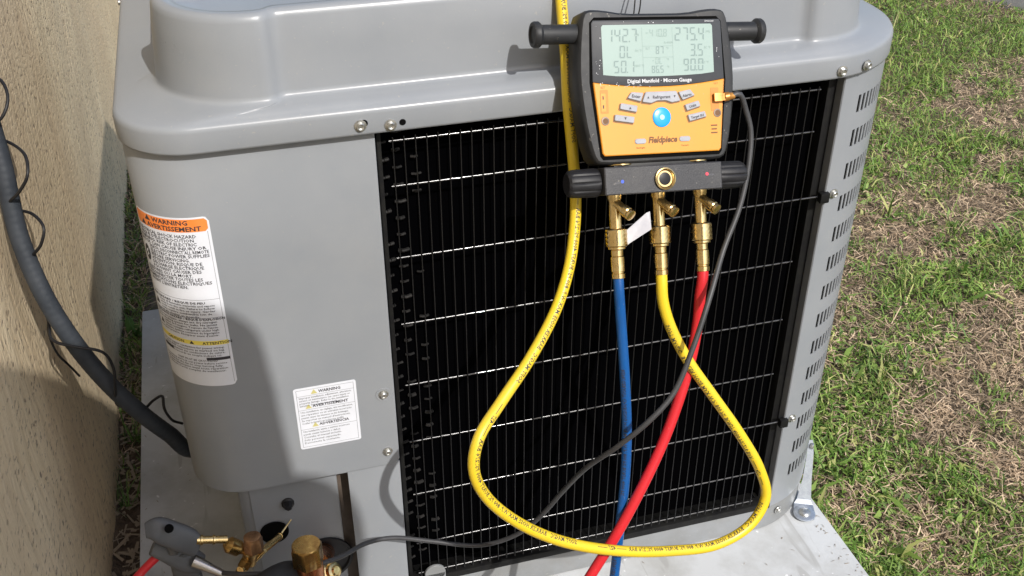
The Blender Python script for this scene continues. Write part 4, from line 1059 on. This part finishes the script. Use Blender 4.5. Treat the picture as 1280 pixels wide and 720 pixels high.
# probe jacks, screws, speaker slots
def jack(x, z): 
    slab('jack_recess', rrect(x-.0045, x+.0045, z-.0125, z+.0125, .001), [(0, -.0019), (0, -.001)], M['orange_dark'], man)
    slab('jack_slot', rrect(x-.0040, x+.0015, z-.0105, z+.0085, .0008), [(0, -.0021), (0, -.001)], M['orange'], man)
    for dz in (.004, -.0055): box('jack_contact', x-.0020, x-.0008, -.0024, -.0018, z+dz-.0018, z+dz+.0018, M['ink'], man, 0)
jack(-.0655, .0105); lt("SLT", -.0665, .0243, .0032, M['ink_brown'], 'printed_text', man)
lt("LLT", .0665, .0252, .0032, M['ink_brown'], 'printed_text', man)
slab('jack_recess', rrect(.0595, .0690, -.0035, .0215, .001), [(0, -.0019), (0, -.001)], M['orange_dark'], man)
for x, z in ((-.0655, -.0100), (.0668, -.0060)):
    lathe_o('screw_recess', [(0, .0032), (.0006, .0032)], M['ink_brown'], man, 16, (x, -.0015, z), (0, -1, 0))
    s_ = lathe_o('face_screw', [(0, .0048), (.0008, .0046), (.0009, .003), (.0001, .0026), (.0001, .0005)], M['face_screw'], man, 20, (x, -.0014, z), (0, -1, 0))
for k in range(3): box('speaker_slot', .0590-.0006*(k != 1), .0655+.0006*(k != 1), -.0020, -.0010, -.0200-k*.0040, -.0186-k*.0040, M['ink_brown'], man, 0)
# probe plug on the right jack
plug = lathe_many('probe_plug', [((.0625, -.003, .0105), (.0775, -.006, .0105), [(0, .0062), (.5, .0062), (.6, .0055), (1, .0050)], 4, None), ((.074, -.006, .0105), (.0850, -.0075, .0115), [(0, .0050), (.4, .0050), (.5, .0042), (1, .0036)], 18, None)],
                  mat('brown_brass_plug', (.55, .27, .06), .35, .5, col2=(.4, .17, .04), nscale=200), man)
# handles
for s_ in (-1, 1):
    lathe_o('handle', [(0, .0085), (.006, .0105), (.050, .0105), (.0515, .0125), (.0535, .0140), (.0580, .0140), (.0600, .0128), (.0603, .0095), (.0585, .0085)], M['housing'], man, 30, (s_*.0755, .018, .0845), (s_, 0, 0))
# valve block
slab('valve_block', rrect(-.0695, .0695, -.0890, -.0590, .0015, 3), [(.0012, -.0020), (0, -.0010), (0, .0360), (.001, .0370)], M['block'], man)
box('block_neck', -.055, .055, .006, .034, -.0600, -.0540, M['housing'], man, .001)
for x in (-.045, .045):
    lathe_o('block_washer', [(0, .013), (.0012, .013)], M['brass'], man, 30, (x, .014, -.0572), (0, 0, 1))
lathe_o('sight_glass', [(0, .0112), (.0022, .0122), (.0034, .0120), (.0038, .0108), (.0020, .0090), (.0010, .0088)], M['brass'], man, 36, (0, -.0018, -.0745), (0, -1, 0))
lathe_o('sight_lens', [(0, .0086), (.0015, .0084), (.002, .006), (.0022, .001)], mat('sight_lens_glass', (.008, .008, .009), .35, spec=.3), man, 28, (0, -.0010, -.0745), (0, -1, 0))
lathe_o('blue_dot', [(0, .0019), (.0004, .0019)], M['blue_dot'], man, 12, (-.0495, -.0019, -.0750), (0, -1, 0))
lathe_o('red_dot', [(0, .0019), (.0004, .0019)], M['red_dot'], man, 12, (.0510, -.0019, -.0720), (0, -1, 0))
lt("LOW", -.0540, -.0770, .0028, M['ink_mid'], 'printed_text', man, -.0022); lt("HIGH", .0560, -.0740, .0028, M['ink_mid'], 'printed_text', man, -.0022)
def knob(sgn):
    seg = 60; prof = [(0, .0135), (.001, .0150), (.004, .0158), (.030, .0152), (.034, .0140), (.0362, .0115), (.0368, .004)]
    vs = []; fs = []
    for i, (h, r) in enumerate(prof):
        for k in range(seg):
            a = 2*math.pi*k/seg; fl = (1-.085*max(0, math.cos(a*10))**3) if i in (2, 3, 4) else 1; rr_ = r*fl
            vs.append((sgn*(.0700+h), .0185+rr_*math.cos(a), -.0745+rr_*math.sin(a)))
    for i in range(len(prof)-1):
        for k in range(seg): k2 = (k+1) % seg; fs.append((i*seg+k, i*seg+k2, (i+1)*seg+k2, (i+1)*seg+k))
    fs.append(tuple(range(seg-1, -1, -1))); fs.append(tuple((len(prof)-1)*seg+k for k in range(seg)))
    k_ = link('valve_knob', mesh('valve_knob', vs, fs), M['rubber'], man, 30)
knob(-1); knob(1)
# three hose ports
PX = (-.0515, .0003, .0512)
for x in PX:
    lathe_many('hose_port', [((x, .0185, -.088), (x, .0185, -.128), [(0, .0085), (.12, .0088), (.2, .0072), (.8, .0068), (1, .0066)], 22, {1, 2}),
        ((x+.0005, .0150, -.098), (x+.0100, -.0035, -.1125), [(0, .0050), (.45, .0050), (.47, .0062), (.75, .0066), (.80, .0058), (.86, .0064), (.97, .0062), (1, .0040)], 22, None)], M['brass'], man)
# hanging hook wire
tube_o('hook_wire', [(-.010, .030, .100), (-.008, .024, .112), (-.002, .030, .150), (.002, .034, .175), (-.006, .030, .150), (-.0150, .026, .104)], .0008, M['black_rail'], man, 8, .003)

# ------------------------------------------------------------------ hoses
def dpt(x, y, z): return DM @ Vector((x, y, z))
ddn = (dpt(0, 0, -1)-dpt(0, 0, 0)).normalized()
def knurl(A, D, r, L_, parent):
    """knurled coupling with small diamond relief"""
    A = Vector(A); D = D.normalized(); X = D.orthogonal().normalized(); Y = D.cross(X); seg = 26; nh = 7; vs = []; fs = []
    prof = [(0, r*.80), (.04, r*.95)]+[(.08+.84*i/nh, r) for i in range(nh+1)]+[(.96, r*.95), (1, r*.8)]
    for i, (h, rr_) in enumerate(prof):
        for k in range(seg):
            a = 2*math.pi*k/seg; f_ = 1+(.06 if (i % 2 == 0) == (k % 2 == 0) else -.05)*(2 <= i <= nh+2)
            vs.append(A+D*h*L_+(X*math.cos(a)+Y*math.sin(a))*rr_*f_)
    for i in range(len(prof)-1):
        for k in range(seg): k2 = (k+1) % seg; fs.append((i*seg+k, i*seg+k2, (i+1)*seg+k2, (i+1)*seg+k))
    fs.append(tuple(range(seg-1, -1, -1))); fs.append(tuple((len(prof)-1)*seg+k for k in range(seg)))
    return link('knurled_coupling', mesh('knurled_coupling', vs, fs), M['brass'], parent, 20)
def hose(x, path, r, m, name, label, text=None, ink=None, tpos=(), ang=0.0, tsize=.0062):
    A = dpt(x, .0185, -.1255); root = thing(name, label, 'hose', A)
    def ch(o): o.parent = root; o.matrix_parent_inverse = Matrix.Translation(-A); return o
    ch(knurl(A, ddn, .0114, .0205, None))
    e0 = A+ddn*.0205
    ch(lathe_many('ferrule', [(e0-ddn*.001, e0+ddn*.0335, [(0, .0098), (.08, .0098), (.12, .0068), (.3, .0066), (.33, .0076), (.78, .0076), (.80, .0066), (.84, .0066), (.86, .0076), (1, .0074)], 26, None)], M['brass'], None))
    s0 = e0+ddn*.031; P = [s0, s0+ddn*.012]+[Vector(p) for p in path]
    C = catmull(P, .005); F = frames(C); v, f = tube(C, r, 18, F=F); ch(link('hose_body', mesh('hose_body', v, f), m, None, 60))
    # printed lettering wrapped on the hose
    if text:
        S = [0]
        for i in range(1, len(C)): S.append(S[-1]+(C[i]-C[i-1]).length)
        S_ = np.array(S)
        tv, tf, w = text2d(text, tsize, .0001, 0, 'LEFT', 1, 1.0)
        def facing(s):
            i = max(1, min(int(np.searchsorted(S_, s)), len(S)-1)); d = CAMP-C[i]
            return math.atan2(d.dot(F[i][0].cross(F[i][1])), d.dot(F[i][1]))
        for start, off, flip in tpos:
            V = []; q_ = [facing(start+w*t) for t in (0, .5, 1)] if not flip else [facing(start-w*t) for t in (0, .5, 1)]
            for k in (1, 2):
                while q_[k]-q_[k-1] > math.pi: q_[k] -= 2*math.pi
                while q_[k]-q_[k-1] < -math.pi: q_[k] += 2*math.pi
            for p in tv:
                s = start+(p[0] if not flip else -p[0]); s = min(max(s, S[0]+.001), S[-1]-.002); i = int(np.searchsorted(S_, s)); i = max(1, min(i, len(S)-1)); t = (s-S[i-1])/(S[i]-S[i-1])
                c = C[i-1].lerp(C[i], t); n_ = F[i-1][1].lerp(F[i][1], t).normalized(); tt = F[i][0]; b_ = tt.cross(n_)
                u_ = p[0]/w; a0 = (q_[0]*(1-2*u_)+q_[1]*2*u_) if u_ < .5 else (q_[1]*(2-2*u_)+q_[2]*(2*u_-1))
                sg_ = -1 if flip else 1
                a = a0+off+sg_*((p[1]-.0022)/r); V.append(c+(n_*math.cos(a)+b_*math.sin(a))*(r+.00025))
            ch(link('printed_lettering', mesh('printed_lettering', V, tf), ink, None, 0))
    return root, C
YT = "SOFT MAGIC   BARRIER HOSE MAX W.P. 800 PSI BURST 4000 PSI/276 BAR  —— 427 ——"
ypath = [(0.2820, -0.1490, 0.5860), (0.2900, -0.1570, 0.5540), (0.3090, -0.1700, 0.5120), (0.3390, -0.1850, 0.4640), (0.3730, -0.2000, 0.4100), (0.4010, -0.2120, 0.3560), (0.4100, -0.2200, 0.3160), (0.3880, -0.2300, 0.2860), (0.3430, -0.2380, 0.2740), (0.2770, -0.2440, 0.2880), (0.2050, -0.2480, 0.3140), (0.1360, -0.2490, 0.3510), (0.0840, -0.2470, 0.3950), (0.0520, -0.2430, 0.4380),
         (0.0420, -0.2380, 0.4730), (0.0510, -0.2260, 0.5020), (0.0830, -0.1980, 0.5210), (0.1260, -0.1650, 0.5480), (0.1670, -0.1280, 0.5820), (0.1900, -0.1000, 0.6160), (0.2030, -0.0760, 0.6500), (0.2090, -0.0580, 0.6820), (0.2090, -0.0400, 0.7320), (0.2070, -0.0270, 0.7830), (0.2110, -0.0060, 0.8200), (.2135, .014, .852), (.214, .030, .885), (.215, .055, .902), (.218, .14, .906), (.235, .26, .912), (.30, .38, .916)]
hy, Cy = hose(PX[1], ypath, .0063, M['yellow'], 'yellow_hose', 'long yellow hose looping from the middle port down and back up over the cap', YT, M['ink'], [(.06+.285*k, .45, False) for k in range(6)], tsize=.0066)
bpath = [(0.2330, -0.1510, 0.5720), (0.2360, -0.1670, 0.5000), (0.2370, -0.1820, 0.4300), (0.2330, -0.1960, 0.3700), (0.2250, -0.2100, 0.3140), (0.2170, -0.2220, 0.2400), (0.2050, -0.2350, 0.1570), (.20, -.27, .05), (.12, -.36, -.03), (-.05, -.42, -.055), (-.3, -.50, -.060)]
hb, _ = hose(PX[0], bpath, .0058, M['blue'], 'blue_hose', 'blue hose hanging straight down from the left port', "REFRIGERANT CHARGING HOSE MAX W.P. 800 PSI BURST 4000 PSI", M['ink'], [(.11, .3, False), (.36, .3, False)], tsize=.0055)
rpath = [(0.3290, -0.1470, 0.5840), (0.3270, -0.1530, 0.5500), (0.3190, -0.1630, 0.5140), (0.3060, -0.1740, 0.4730), (0.2800, -0.1920, 0.4160), (0.2440, -0.2120, 0.3580), (0.2130, -0.2240, 0.3090), (0.1810, -0.2340, 0.2640), (0.1460, -0.2450, 0.2110), (.10, -.29, .06), (.0, -.38, -.03), (-.15, -.46, -.057), (-.36, -.60, -.060)]
hr, _ = hose(PX[2], rpath, .0062, M['red'], 'red_hose', 'red hose slanting down to the left from the right port', None)

# paper tag caught between the couplings
tg = [(0.2410, -0.1280, 0.6430), (0.2470, -0.1280, 0.6490), (0.2720, -0.1280, 0.6630), (0.2740, -0.1160, 0.6780), (0.2700, -0.1160, 0.6770), (0.2440, -0.1200, 0.6590)]
vs = [Vector(p) for p in tg]; vs2 = [v+Vector((0, .0004, 0)) for v in vs]; n = 6
fs = [tuple(range(n)), tuple(range(2*n-1, n-1, -1))]+[(i, (i+1) % n, n+(i+1) % n, n+i) for i in range(n)]
tag(link('paper_tag', mesh('paper_tag', vs+vs2, fs), M['paper'], None, 0), 'small white paper tag stuck between the blue and yellow hose couplings', 'tag')

# probe cable from the clamp to the manifold
cpts = [(-0.2420, -0.0600, 0.2140), (-0.2200, -0.0750, 0.2210), (-0.1820, -0.0850, 0.2220), (-0.1280, -0.0900, 0.2250), (-0.0910, -0.0750, 0.2160), (-0.0630, -0.0550, 0.2080), (-0.0250, -0.0450, 0.1980), (0.0280, -0.0450, 0.1760), (0.0910, -0.0550, 0.1600), (0.1330, -0.0750, 0.1860), (0.1620, -0.1000, 0.2390), (0.1830, -0.1200, 0.2940), (0.1960, -0.1700, 0.3770), (0.2200, -0.2050, 0.4350), (0.2490, -0.2130, 0.4690),
        (0.2780, -0.2070, 0.4960), (0.3060, -0.1900, 0.5470), (0.3300, -0.1680, 0.5910), (0.3580, -0.1350, 0.6290), (0.3820, -0.1150, 0.6650), (0.3980, -0.0950, 0.7080), (0.4030, -0.0800, 0.7440), (0.3940, -0.0750, 0.7700), dpt(.0920, -.010, .0150), dpt(.0830, -.0078, .0116)]
cb = tube_o('cable', cpts, .0031, M['cable'], clamp, 12); cb.matrix_parent_inverse = Matrix.Translation(-CO)

# ------------------------------------------------------------------ conduit and thermostat wire along the wall
con = thing('flexible_conduit', 'thick dark grey ribbed conduit curving from the wall to the unit', 'conduit', (-.3, .15, .30))
cp = [(-.475, .262, 1.06), (-.430, .258, 1.04), (-.404, .247, .98), (-.410, .225, .84), (-0.4140, 0.2150, 0.7580), (-0.4090, 0.1900, 0.6840), (-0.4080, 0.1650, 0.6010), (-0.3950, 0.1450, 0.5260), (-0.3730, 0.1350, 0.4540), (-0.3450, 0.1350, 0.3830), (-0.3160, 0.1400, 0.3250), (-0.2910, 0.1500, 0.2780), (-0.2680, 0.1650, 0.2320), (-.20, .20, .235)]
o = tube_o('conduit_body', cp, .0112, M['conduit'], con, 24, .0018, rfun=lambda s: 1+.009*math.sin(s*2*math.pi/.0085)); o.matrix_parent_inverse = Matrix.Translation((.3, -.15, -.30))
tw = thing('thermostat_wire', 'thin black wire coiling loosely around the grey conduit', 'wire', (-.4, .2, .6))
wp = [(-.40, .28, .86), (-0.4040, 0.2400, 0.7790), (-0.3900, 0.2200, 0.7700), (-0.3860, 0.2000, 0.7560), (-0.3960, 0.1900, 0.7390), (-0.4140, 0.2000, 0.7270), (-0.4160, 0.2200, 0.7050), (-0.3970, 0.2000, 0.7050), (-0.3760, 0.1600, 0.7020), (-0.3760, 0.1400, 0.6880), (-0.3910, 0.1500, 0.6650), (-0.4140, 0.1800, 0.6340), (-0.4070, 0.1900, 0.6230), (-0.3850, 0.1600, 0.6290), (-0.3720, 0.1300, 0.6240), (-0.3790, 0.1300, 0.6060), (-0.4060, 0.1700, 0.5590), (-0.4070, 0.1800, 0.5060), (-0.4040, 0.1700, 0.4730),
      (-0.3970, 0.1300, 0.4710), (-0.3690, 0.1100, 0.4690), (-0.3410, 0.1100, 0.4560), (-0.3340, 0.1150, 0.4240), (-0.3380, 0.1150, 0.3950), (-0.3440, 0.1500, 0.3390), (-0.3200, 0.1550, 0.3240), (-0.2980, 0.1300, 0.3550), (-0.2850, 0.1250, 0.3640), (-0.2870, 0.1200, 0.3500), (-0.2820, 0.1250, 0.3230), (-0.2720, 0.1500, 0.2930)]
o = tube_o('wire_body', wp, .0019, M['rubber'], tw, 8, .004); o.matrix_parent_inverse = Matrix.Translation((.4, -.2, -.6))
tw2 = thing('ground_wire', 'short thin black wire end lying against the stucco wall', 'wire', (-.43, .3, .3))
o = tube_o('wire_body', [(-0.4070, 0.1900, 0.4680), (-0.4140, 0.2000, 0.4380), (-0.4150, 0.2200, 0.3900), (-0.4080, 0.2400, 0.3530), (-0.4060, 0.2700, 0.3140)], .0016, M['rubber'], tw2, 8, .004); o.matrix_parent_inverse = Matrix.Translation((.43, -.3, -.3))

# ------------------------------------------------------------------ tie down bracket at the right corner
br = thing('tie_down_bracket', 'galvanised hold down strap bolted to the pad at the front right corner', 'bracket', (.650, .02, 0))
def bb(o): o.matrix_parent_inverse = Matrix.Translation((-.650, -.02, 0)); return o
def strap():
    # strip: up along the post then foot on the slab
    c = [Vector((.6740, .075, .098)), Vector((.6720, .066, .080)), Vector((.6640, .050, .040)), Vector((.6560, .037, .008)), Vector((.6520, .030, .0022)), Vector((.6440, .012, .0020)), Vector((.6400, .000, .0020))]
    w = [.004, .005, .007, .011, .015, .017, .013]; s = Vector((.90, -.42, 0)).normalized(); vs = []; fs = []
    for p, w_ in zip(c, w):
        for q in (-1, 1): vs.append(p+s*w_*q)
    n = len(vs); vs += [v+Vector((-.0005, 0, .0020)) if i >= 8 else v+Vector((-.0012, -.0014, .0006)) for i, v in enumerate(vs[:])]
    for i in range(len(c)-1):
        a = 2*i; fs += [(a, a+1, a+3, a+2), (n+a, n+a+2, n+a+3, n+a+1), (a, a+2, n+a+2, n+a), (a+1, n+a+1, n+a+3, a+3)]
    fs += [(0, n, n+1, 1), (n-2, n-1, 2*n-1, 2*n-2)]
    return link('strap', mesh('strap', vs, fs), M['galv'], br, 30)
bb(strap())
bb(lathe_o('washer', [(0, .0172), (.0018, .0172), (.0022, .0165), (.0022, .006)], M['galv'], br, 34, (.6420, .010, .0042), (0, 0, 1)))
bb(lathe_o('anchor_bolt', [(0, .0095), (.0025, .0092), (.0045, .0072), (.0053, .003)], M['screw'], br, 24, (.6420, .010, .0062), (0, 0, 1)))
bb(lathe_o('hex_screw', [(0, .006), (.0035, .006), (.0045, .0045)], M['screw'], br, 18, (.6730, .070, .090), (.7, -.7, 0), {0, 1}))

# ------------------------------------------------------------------ weeds beside the pad
def weed(name, x, y, z, n, lens, label, broad=False, spread=.5, m=None, group=None, seed=1):
    r = random.Random(seed); root = thing(name, label, 'weed', (x, y, z), group); bm = bmesh.new()
    for k in range(n):
        a = r.uniform(0, 6.28); el = r.uniform(.5, 1.35); l = r.uniform(*lens); w = (.006 if broad else .0016)*r.uniform(.7, 1.3); p = Vector((r.gauss(0, .006), r.gauss(0, .01), 0)); pr_ = None; d = Vector((math.cos(a)*math.cos(el)*spread, math.sin(a)*math.cos(el), math.sin(el))).normalized(); s = Vector((-math.sin(a), math.cos(a), .2)).normalized()
        segs = 5
        for i in range(segs+1):
            t = i/segs; ww = w*(math.sin(math.pi*min(.97, .12+t*.86)) if broad else (1-t*.9)); a_, b_ = bm.verts.new(p-s*ww), bm.verts.new(p+s*ww)
            if pr_: bm.faces.new([pr_[0], pr_[1], b_, a_])
            pr_ = (a_, b_); p = p+d*(l/segs); d = (d+Vector((0, 0, -.16))).normalized()
            p.x = max(p.x, -.012)
    me = bpy.data.meshes.new('leaf'); bm.to_mesh(me); bm.free(); link('leaf', me, m or M['weed'], root, 0)
weed('weed_clump', -.405, .93, GZ, 16, (.03, .06), 'bright green leafy weed between wall and pad, farthest from the viewer', True, seed=2)
weed('weed_clump', -.408, .58, GZ, 34, (.06, .13), 'tuft of long thin grass arching over the pad edge by the conduit', False, 1.0, seed=4)
weed('weed_clump', -.415, .40, GZ+.005, 18, (.04, .08), 'small dark grass tuft under the conduit against the wall', False, .8, seed=5)
weed('weed_clump', -.405, .12, GZ+.005, 22, (.05, .10), 'dry brown grass tuft in the dirt near the bottom of the wall', False, .6, M['dry_debris'], seed=6)

# ------------------------------------------------------------------ the person holding the phone (stands behind the camera and shades the lower left)
def person():
    root = thing('person', 'person in a shadow shaping hat, navy shirt and tan trousers holding up a phone', 'person', (.04, -1.29, GZ))
    O = Vector((.04, -1.29, GZ))
    def skin(name, joints, edges, m, sub=2, rootv=0):
        me = bpy.data.meshes.new(name); me.from_pydata([Vector(j[:3])-O*0 for j in joints], edges, []); ob = bpy.data.objects.new(name, me); COL.objects.link(ob)
        me.materials.append(m); md = ob.modifiers.new('skin', 'SKIN'); md.use_smooth_shade = True
        for i, j in enumerate(joints):
            sv_ = me.skin_vertices[0].data[i]; sv_.radius = (j[3], j[4] if len(j) > 4 else j[3]); sv_.use_root = (i == rootv)
        s2 = ob.modifiers.new('sub', 'SUBSURF'); s2.levels = sub; s2.render_levels = sub
        ob.parent = root; ob.matrix_parent_inverse = Matrix.Translation(-O); return ob
    x, y, z = .04, -1.29, GZ
    HL = Vector((-.215, -1.085, 1.215)); HR = Vector((-.075, -1.085, 1.225))
    J = [(x, y, .93, .125, .095), (x, y, 1.08, .135, .10), (x, y+.01, 1.27, .165, .115), (x, y+.01, 1.40, .15, .09), (x, y+.02, 1.475, .06, .06), (x, y+.03, 1.535, .055, .055),
         (x-.12, y+.01, 1.44, .075), (x-.195, y+.02, 1.43, .062), (x-.27, y+.03, 1.14, .042), (HL.x-.0, HL.y-.05, HL.z-.02, .027),
         (x+.12, y+.01, 1.455, .075), (x+.215, y+.02, 1.445, .065), (x+.17, y+.08, 1.12, .042), (HR.x+.02, HR.y-.05, HR.z-.02, .027),
         (x-.09, y, .86, .10), (x-.11, y+.02, .45, .065), (x-.12, y-.01, .03, .042), (x-.13, y+.10, -.02, .038),
         (x+.09, y, .86, .10), (x+.12, y-.01, .45, .065), (x+.14, y-.05, .03, .042), (x+.15, y+.06, -.02, .038)]
    E = [(0, 1), (1, 2), (2, 3), (3, 4), (4, 5), (3, 6), (6, 7), (7, 8), (8, 9), (3, 10), (10, 11), (11, 12), (12, 13), (0, 14), (14, 15), (15, 16), (16, 17), (0, 18), (18, 19), (19, 20), (20, 21)]
    body = skin('body', J, E, M['shirt'])
    # head
    bm = bmesh.new(); bmesh.ops.create_uvsphere(bm, u_segments=32, v_segments=24, radius=1); hc = Vector((x, y+.045, 1.61))
    for v in bm.verts:
        a = v.co.copy(); sx_ = .076; sy_ = .096; sz_ = .118
        if a.z < -.2: k = 1-(-.2-a.z)*.38; sx_ *= k; sy_ *= k
        p = Vector((a.x*sx_, a.y*sy_, a.z*sz_))
        if a.y > .6: 
            n_ = max(0, 1-abs(a.x)/.22)*max(0, 1-abs(a.z+.12)/.25); p.y += .024*n_
            e_ = max(0, 1-abs(abs(a.x)-.38)/.2)*max(0, 1-abs(a.z-.08)/.16); p.y -= .012*e_
            m_ = max(0, 1-abs(a.x)/.35)*max(0, 1-abs(a.z+.5)/.08); p.y += .006*m_
        v.co = hc+p
    hd = link('head', frombm('head', bm), M['skin'], root, 60); hd.matrix_parent_inverse = Matrix.Translation(-O)
    for s in (-1, 1):
        for nm, mt, prof, A, D in (('eye', M['eye'], [(0, .012), (.004, .0105), (.008, .005)], (x+s*.030, y+.122, 1.62), (0, 1, 0)), ('ear', M['skin'], [(0, .020), (.008, .026), (.012, .024), (.010, .012)], (x+s*.070, y+.035, 1.605), (s, -.25, 0))):
            q = lathe_o(nm, prof, mt, root, 16, A, D); q.matrix_parent_inverse = Matrix.Translation(-O)
    q = lathe_o('hat', [(-.020, .158), (-.018, .167), (.0, .165), (.030, .163), (.055, .160), (.064, .150), (.068, .12), (.070, .05), (.070, .01)], M['hat'], root, 40, (x, y+.03, 1.652), (0, .02, 1))  # hat widened and flattened to shape the shadow on the cover
    for v in q.data.vertices: v.co.y = y+.03+(v.co.y-y-.03)*.66
    q.matrix_parent_inverse = Matrix.Translation(-O)
    vs = []; fs = []
    for i in range(25):
        a = R(170+200*i/24)
        for zz, rr_ in ((1.66, .162), (1.57, .166), (1.48, .172)): vs.append((x+rr_*math.cos(a), y+.03+rr_*math.sin(a)*.66, zz))
    for i in range(24):
        for j in range(2): b_ = i*3+j; fs.append((b_, b_+3, b_+4, b_+1))
    q = link('shadow_flap', mesh('shadow_flap', vs, fs), M['hat'], root); q.matrix_parent_inverse = Matrix.Translation(-O); md_ = q.modifiers.new('thickness', 'SOLIDIFY'); md_.thickness = .003  # unseen flap added to keep the shadow's side edge straight
    q = lathe_o('hair', [(0, .06), (.02, .078), (.09, .086), (.12, .080)], M['hair'], root, 28, (x, y+.018, 1.535), (0, .02, 1)); q.matrix_parent_inverse = Matrix.Translation(-O)
    q = lathe_o('trousers', [(0, .150), (.03, .168), (.14, .152), (.24, .142), (.245, .13)], M['trousers'], root, 32, (x, y, .78), (0, 0, 1))
    for v in q.data.vertices: v.co.y = y+(v.co.y-y)*.86
    q.matrix_parent_inverse = Matrix.Translation(-O)
    for s, kn, an in ((-1, (x-.11, y+.02, .45), (x-.12, y-.01, .03)), (1, (x+.12, y-.01, .45), (x+.14, y-.05, .03))):
        C = catmull([Vector((x+s*.085, y, .88)), Vector(kn), Vector(an)], .05); v, f = tube(C, .1, 20, rfun=lambda t: 1.12-.45*t/.85*1.0)
        q = link('trouser_leg', mesh('trouser_leg', v, f), M['trousers'], root, 60); q.matrix_parent_inverse = Matrix.Translation(-O)
        a = Vector(an); q = loft('boot', [((a.x, a.y-.07, GZ+.03), (.030, 0, 0), (0, 0, .030)), ((a.x, a.y-.02, GZ+.05), (.042, 0, 0), (0, 0, .05)), ((a.x, a.y+.06, GZ+.040), (.044, 0, 0), (0, 0, .040)), ((a.x, a.y+.15, GZ+.026), (.046, 0, 0), (0, 0, .026)), ((a.x, a.y+.20, GZ+.02), (.028, 0, 0), (0, 0, .018))], M['boot'], root)
        q.matrix_parent_inverse = Matrix.Translation(-O)
    # hands: palm and five fingers closing on the phone
    for s, H in ((-1, HL), (1, HR)):
        W = Vector((J[9][:3] if s < 0 else J[13][:3])); pal = H+Vector((0, -.012, 0)); inn = Vector((-s, .25, 0)).normalized()
        js = [(*W, .026), (*pal, .030, .016)]; ed = [(0, 1)]
        for k in range(4):
            b = pal+Vector((s*.004, .004, .030-.019*k)); l = (.030, .034, .032, .026)[k]
            i0 = len(js); js += [(*b, .010), (*(b+Vector((-s*l*.3, .030, 0))), .0088), (*(b+Vector((-s*l*1.1, .034, .002))), .0080), (*(b+Vector((-s*l*1.7, .026, .002))), .0070)]; ed += [(1, i0), (i0, i0+1), (i0+1, i0+2), (i0+2, i0+3)]
        i0 = len(js); t0 = pal+Vector((-s*.006, -.010, .018)); js += [(*t0, .012), (*(t0+Vector((-s*.022, -.004, .016))), .0105), (*(t0+Vector((-s*.042, .002, .022))), .009)]; ed += [(1, i0), (i0, i0+1), (i0+1, i0+2)]
        skin('hand', js, ed, M['skin'], 1)
    ph = box('phone', -.078, .078, -.0045, .0045, -.037, .037, M['phone'], None, .004)
    mm = cm.copy(); ph.matrix_world = Matrix.Translation(CAMP+(-fwd)*.030) @ (cm.to_3x3().to_4x4()) @ Matrix.Rotation(R(90), 4, 'X')
    tag(ph, 'black phone held up in both hands by the person in the hat', 'phone')
person()
bpy.context.view_layer.update()
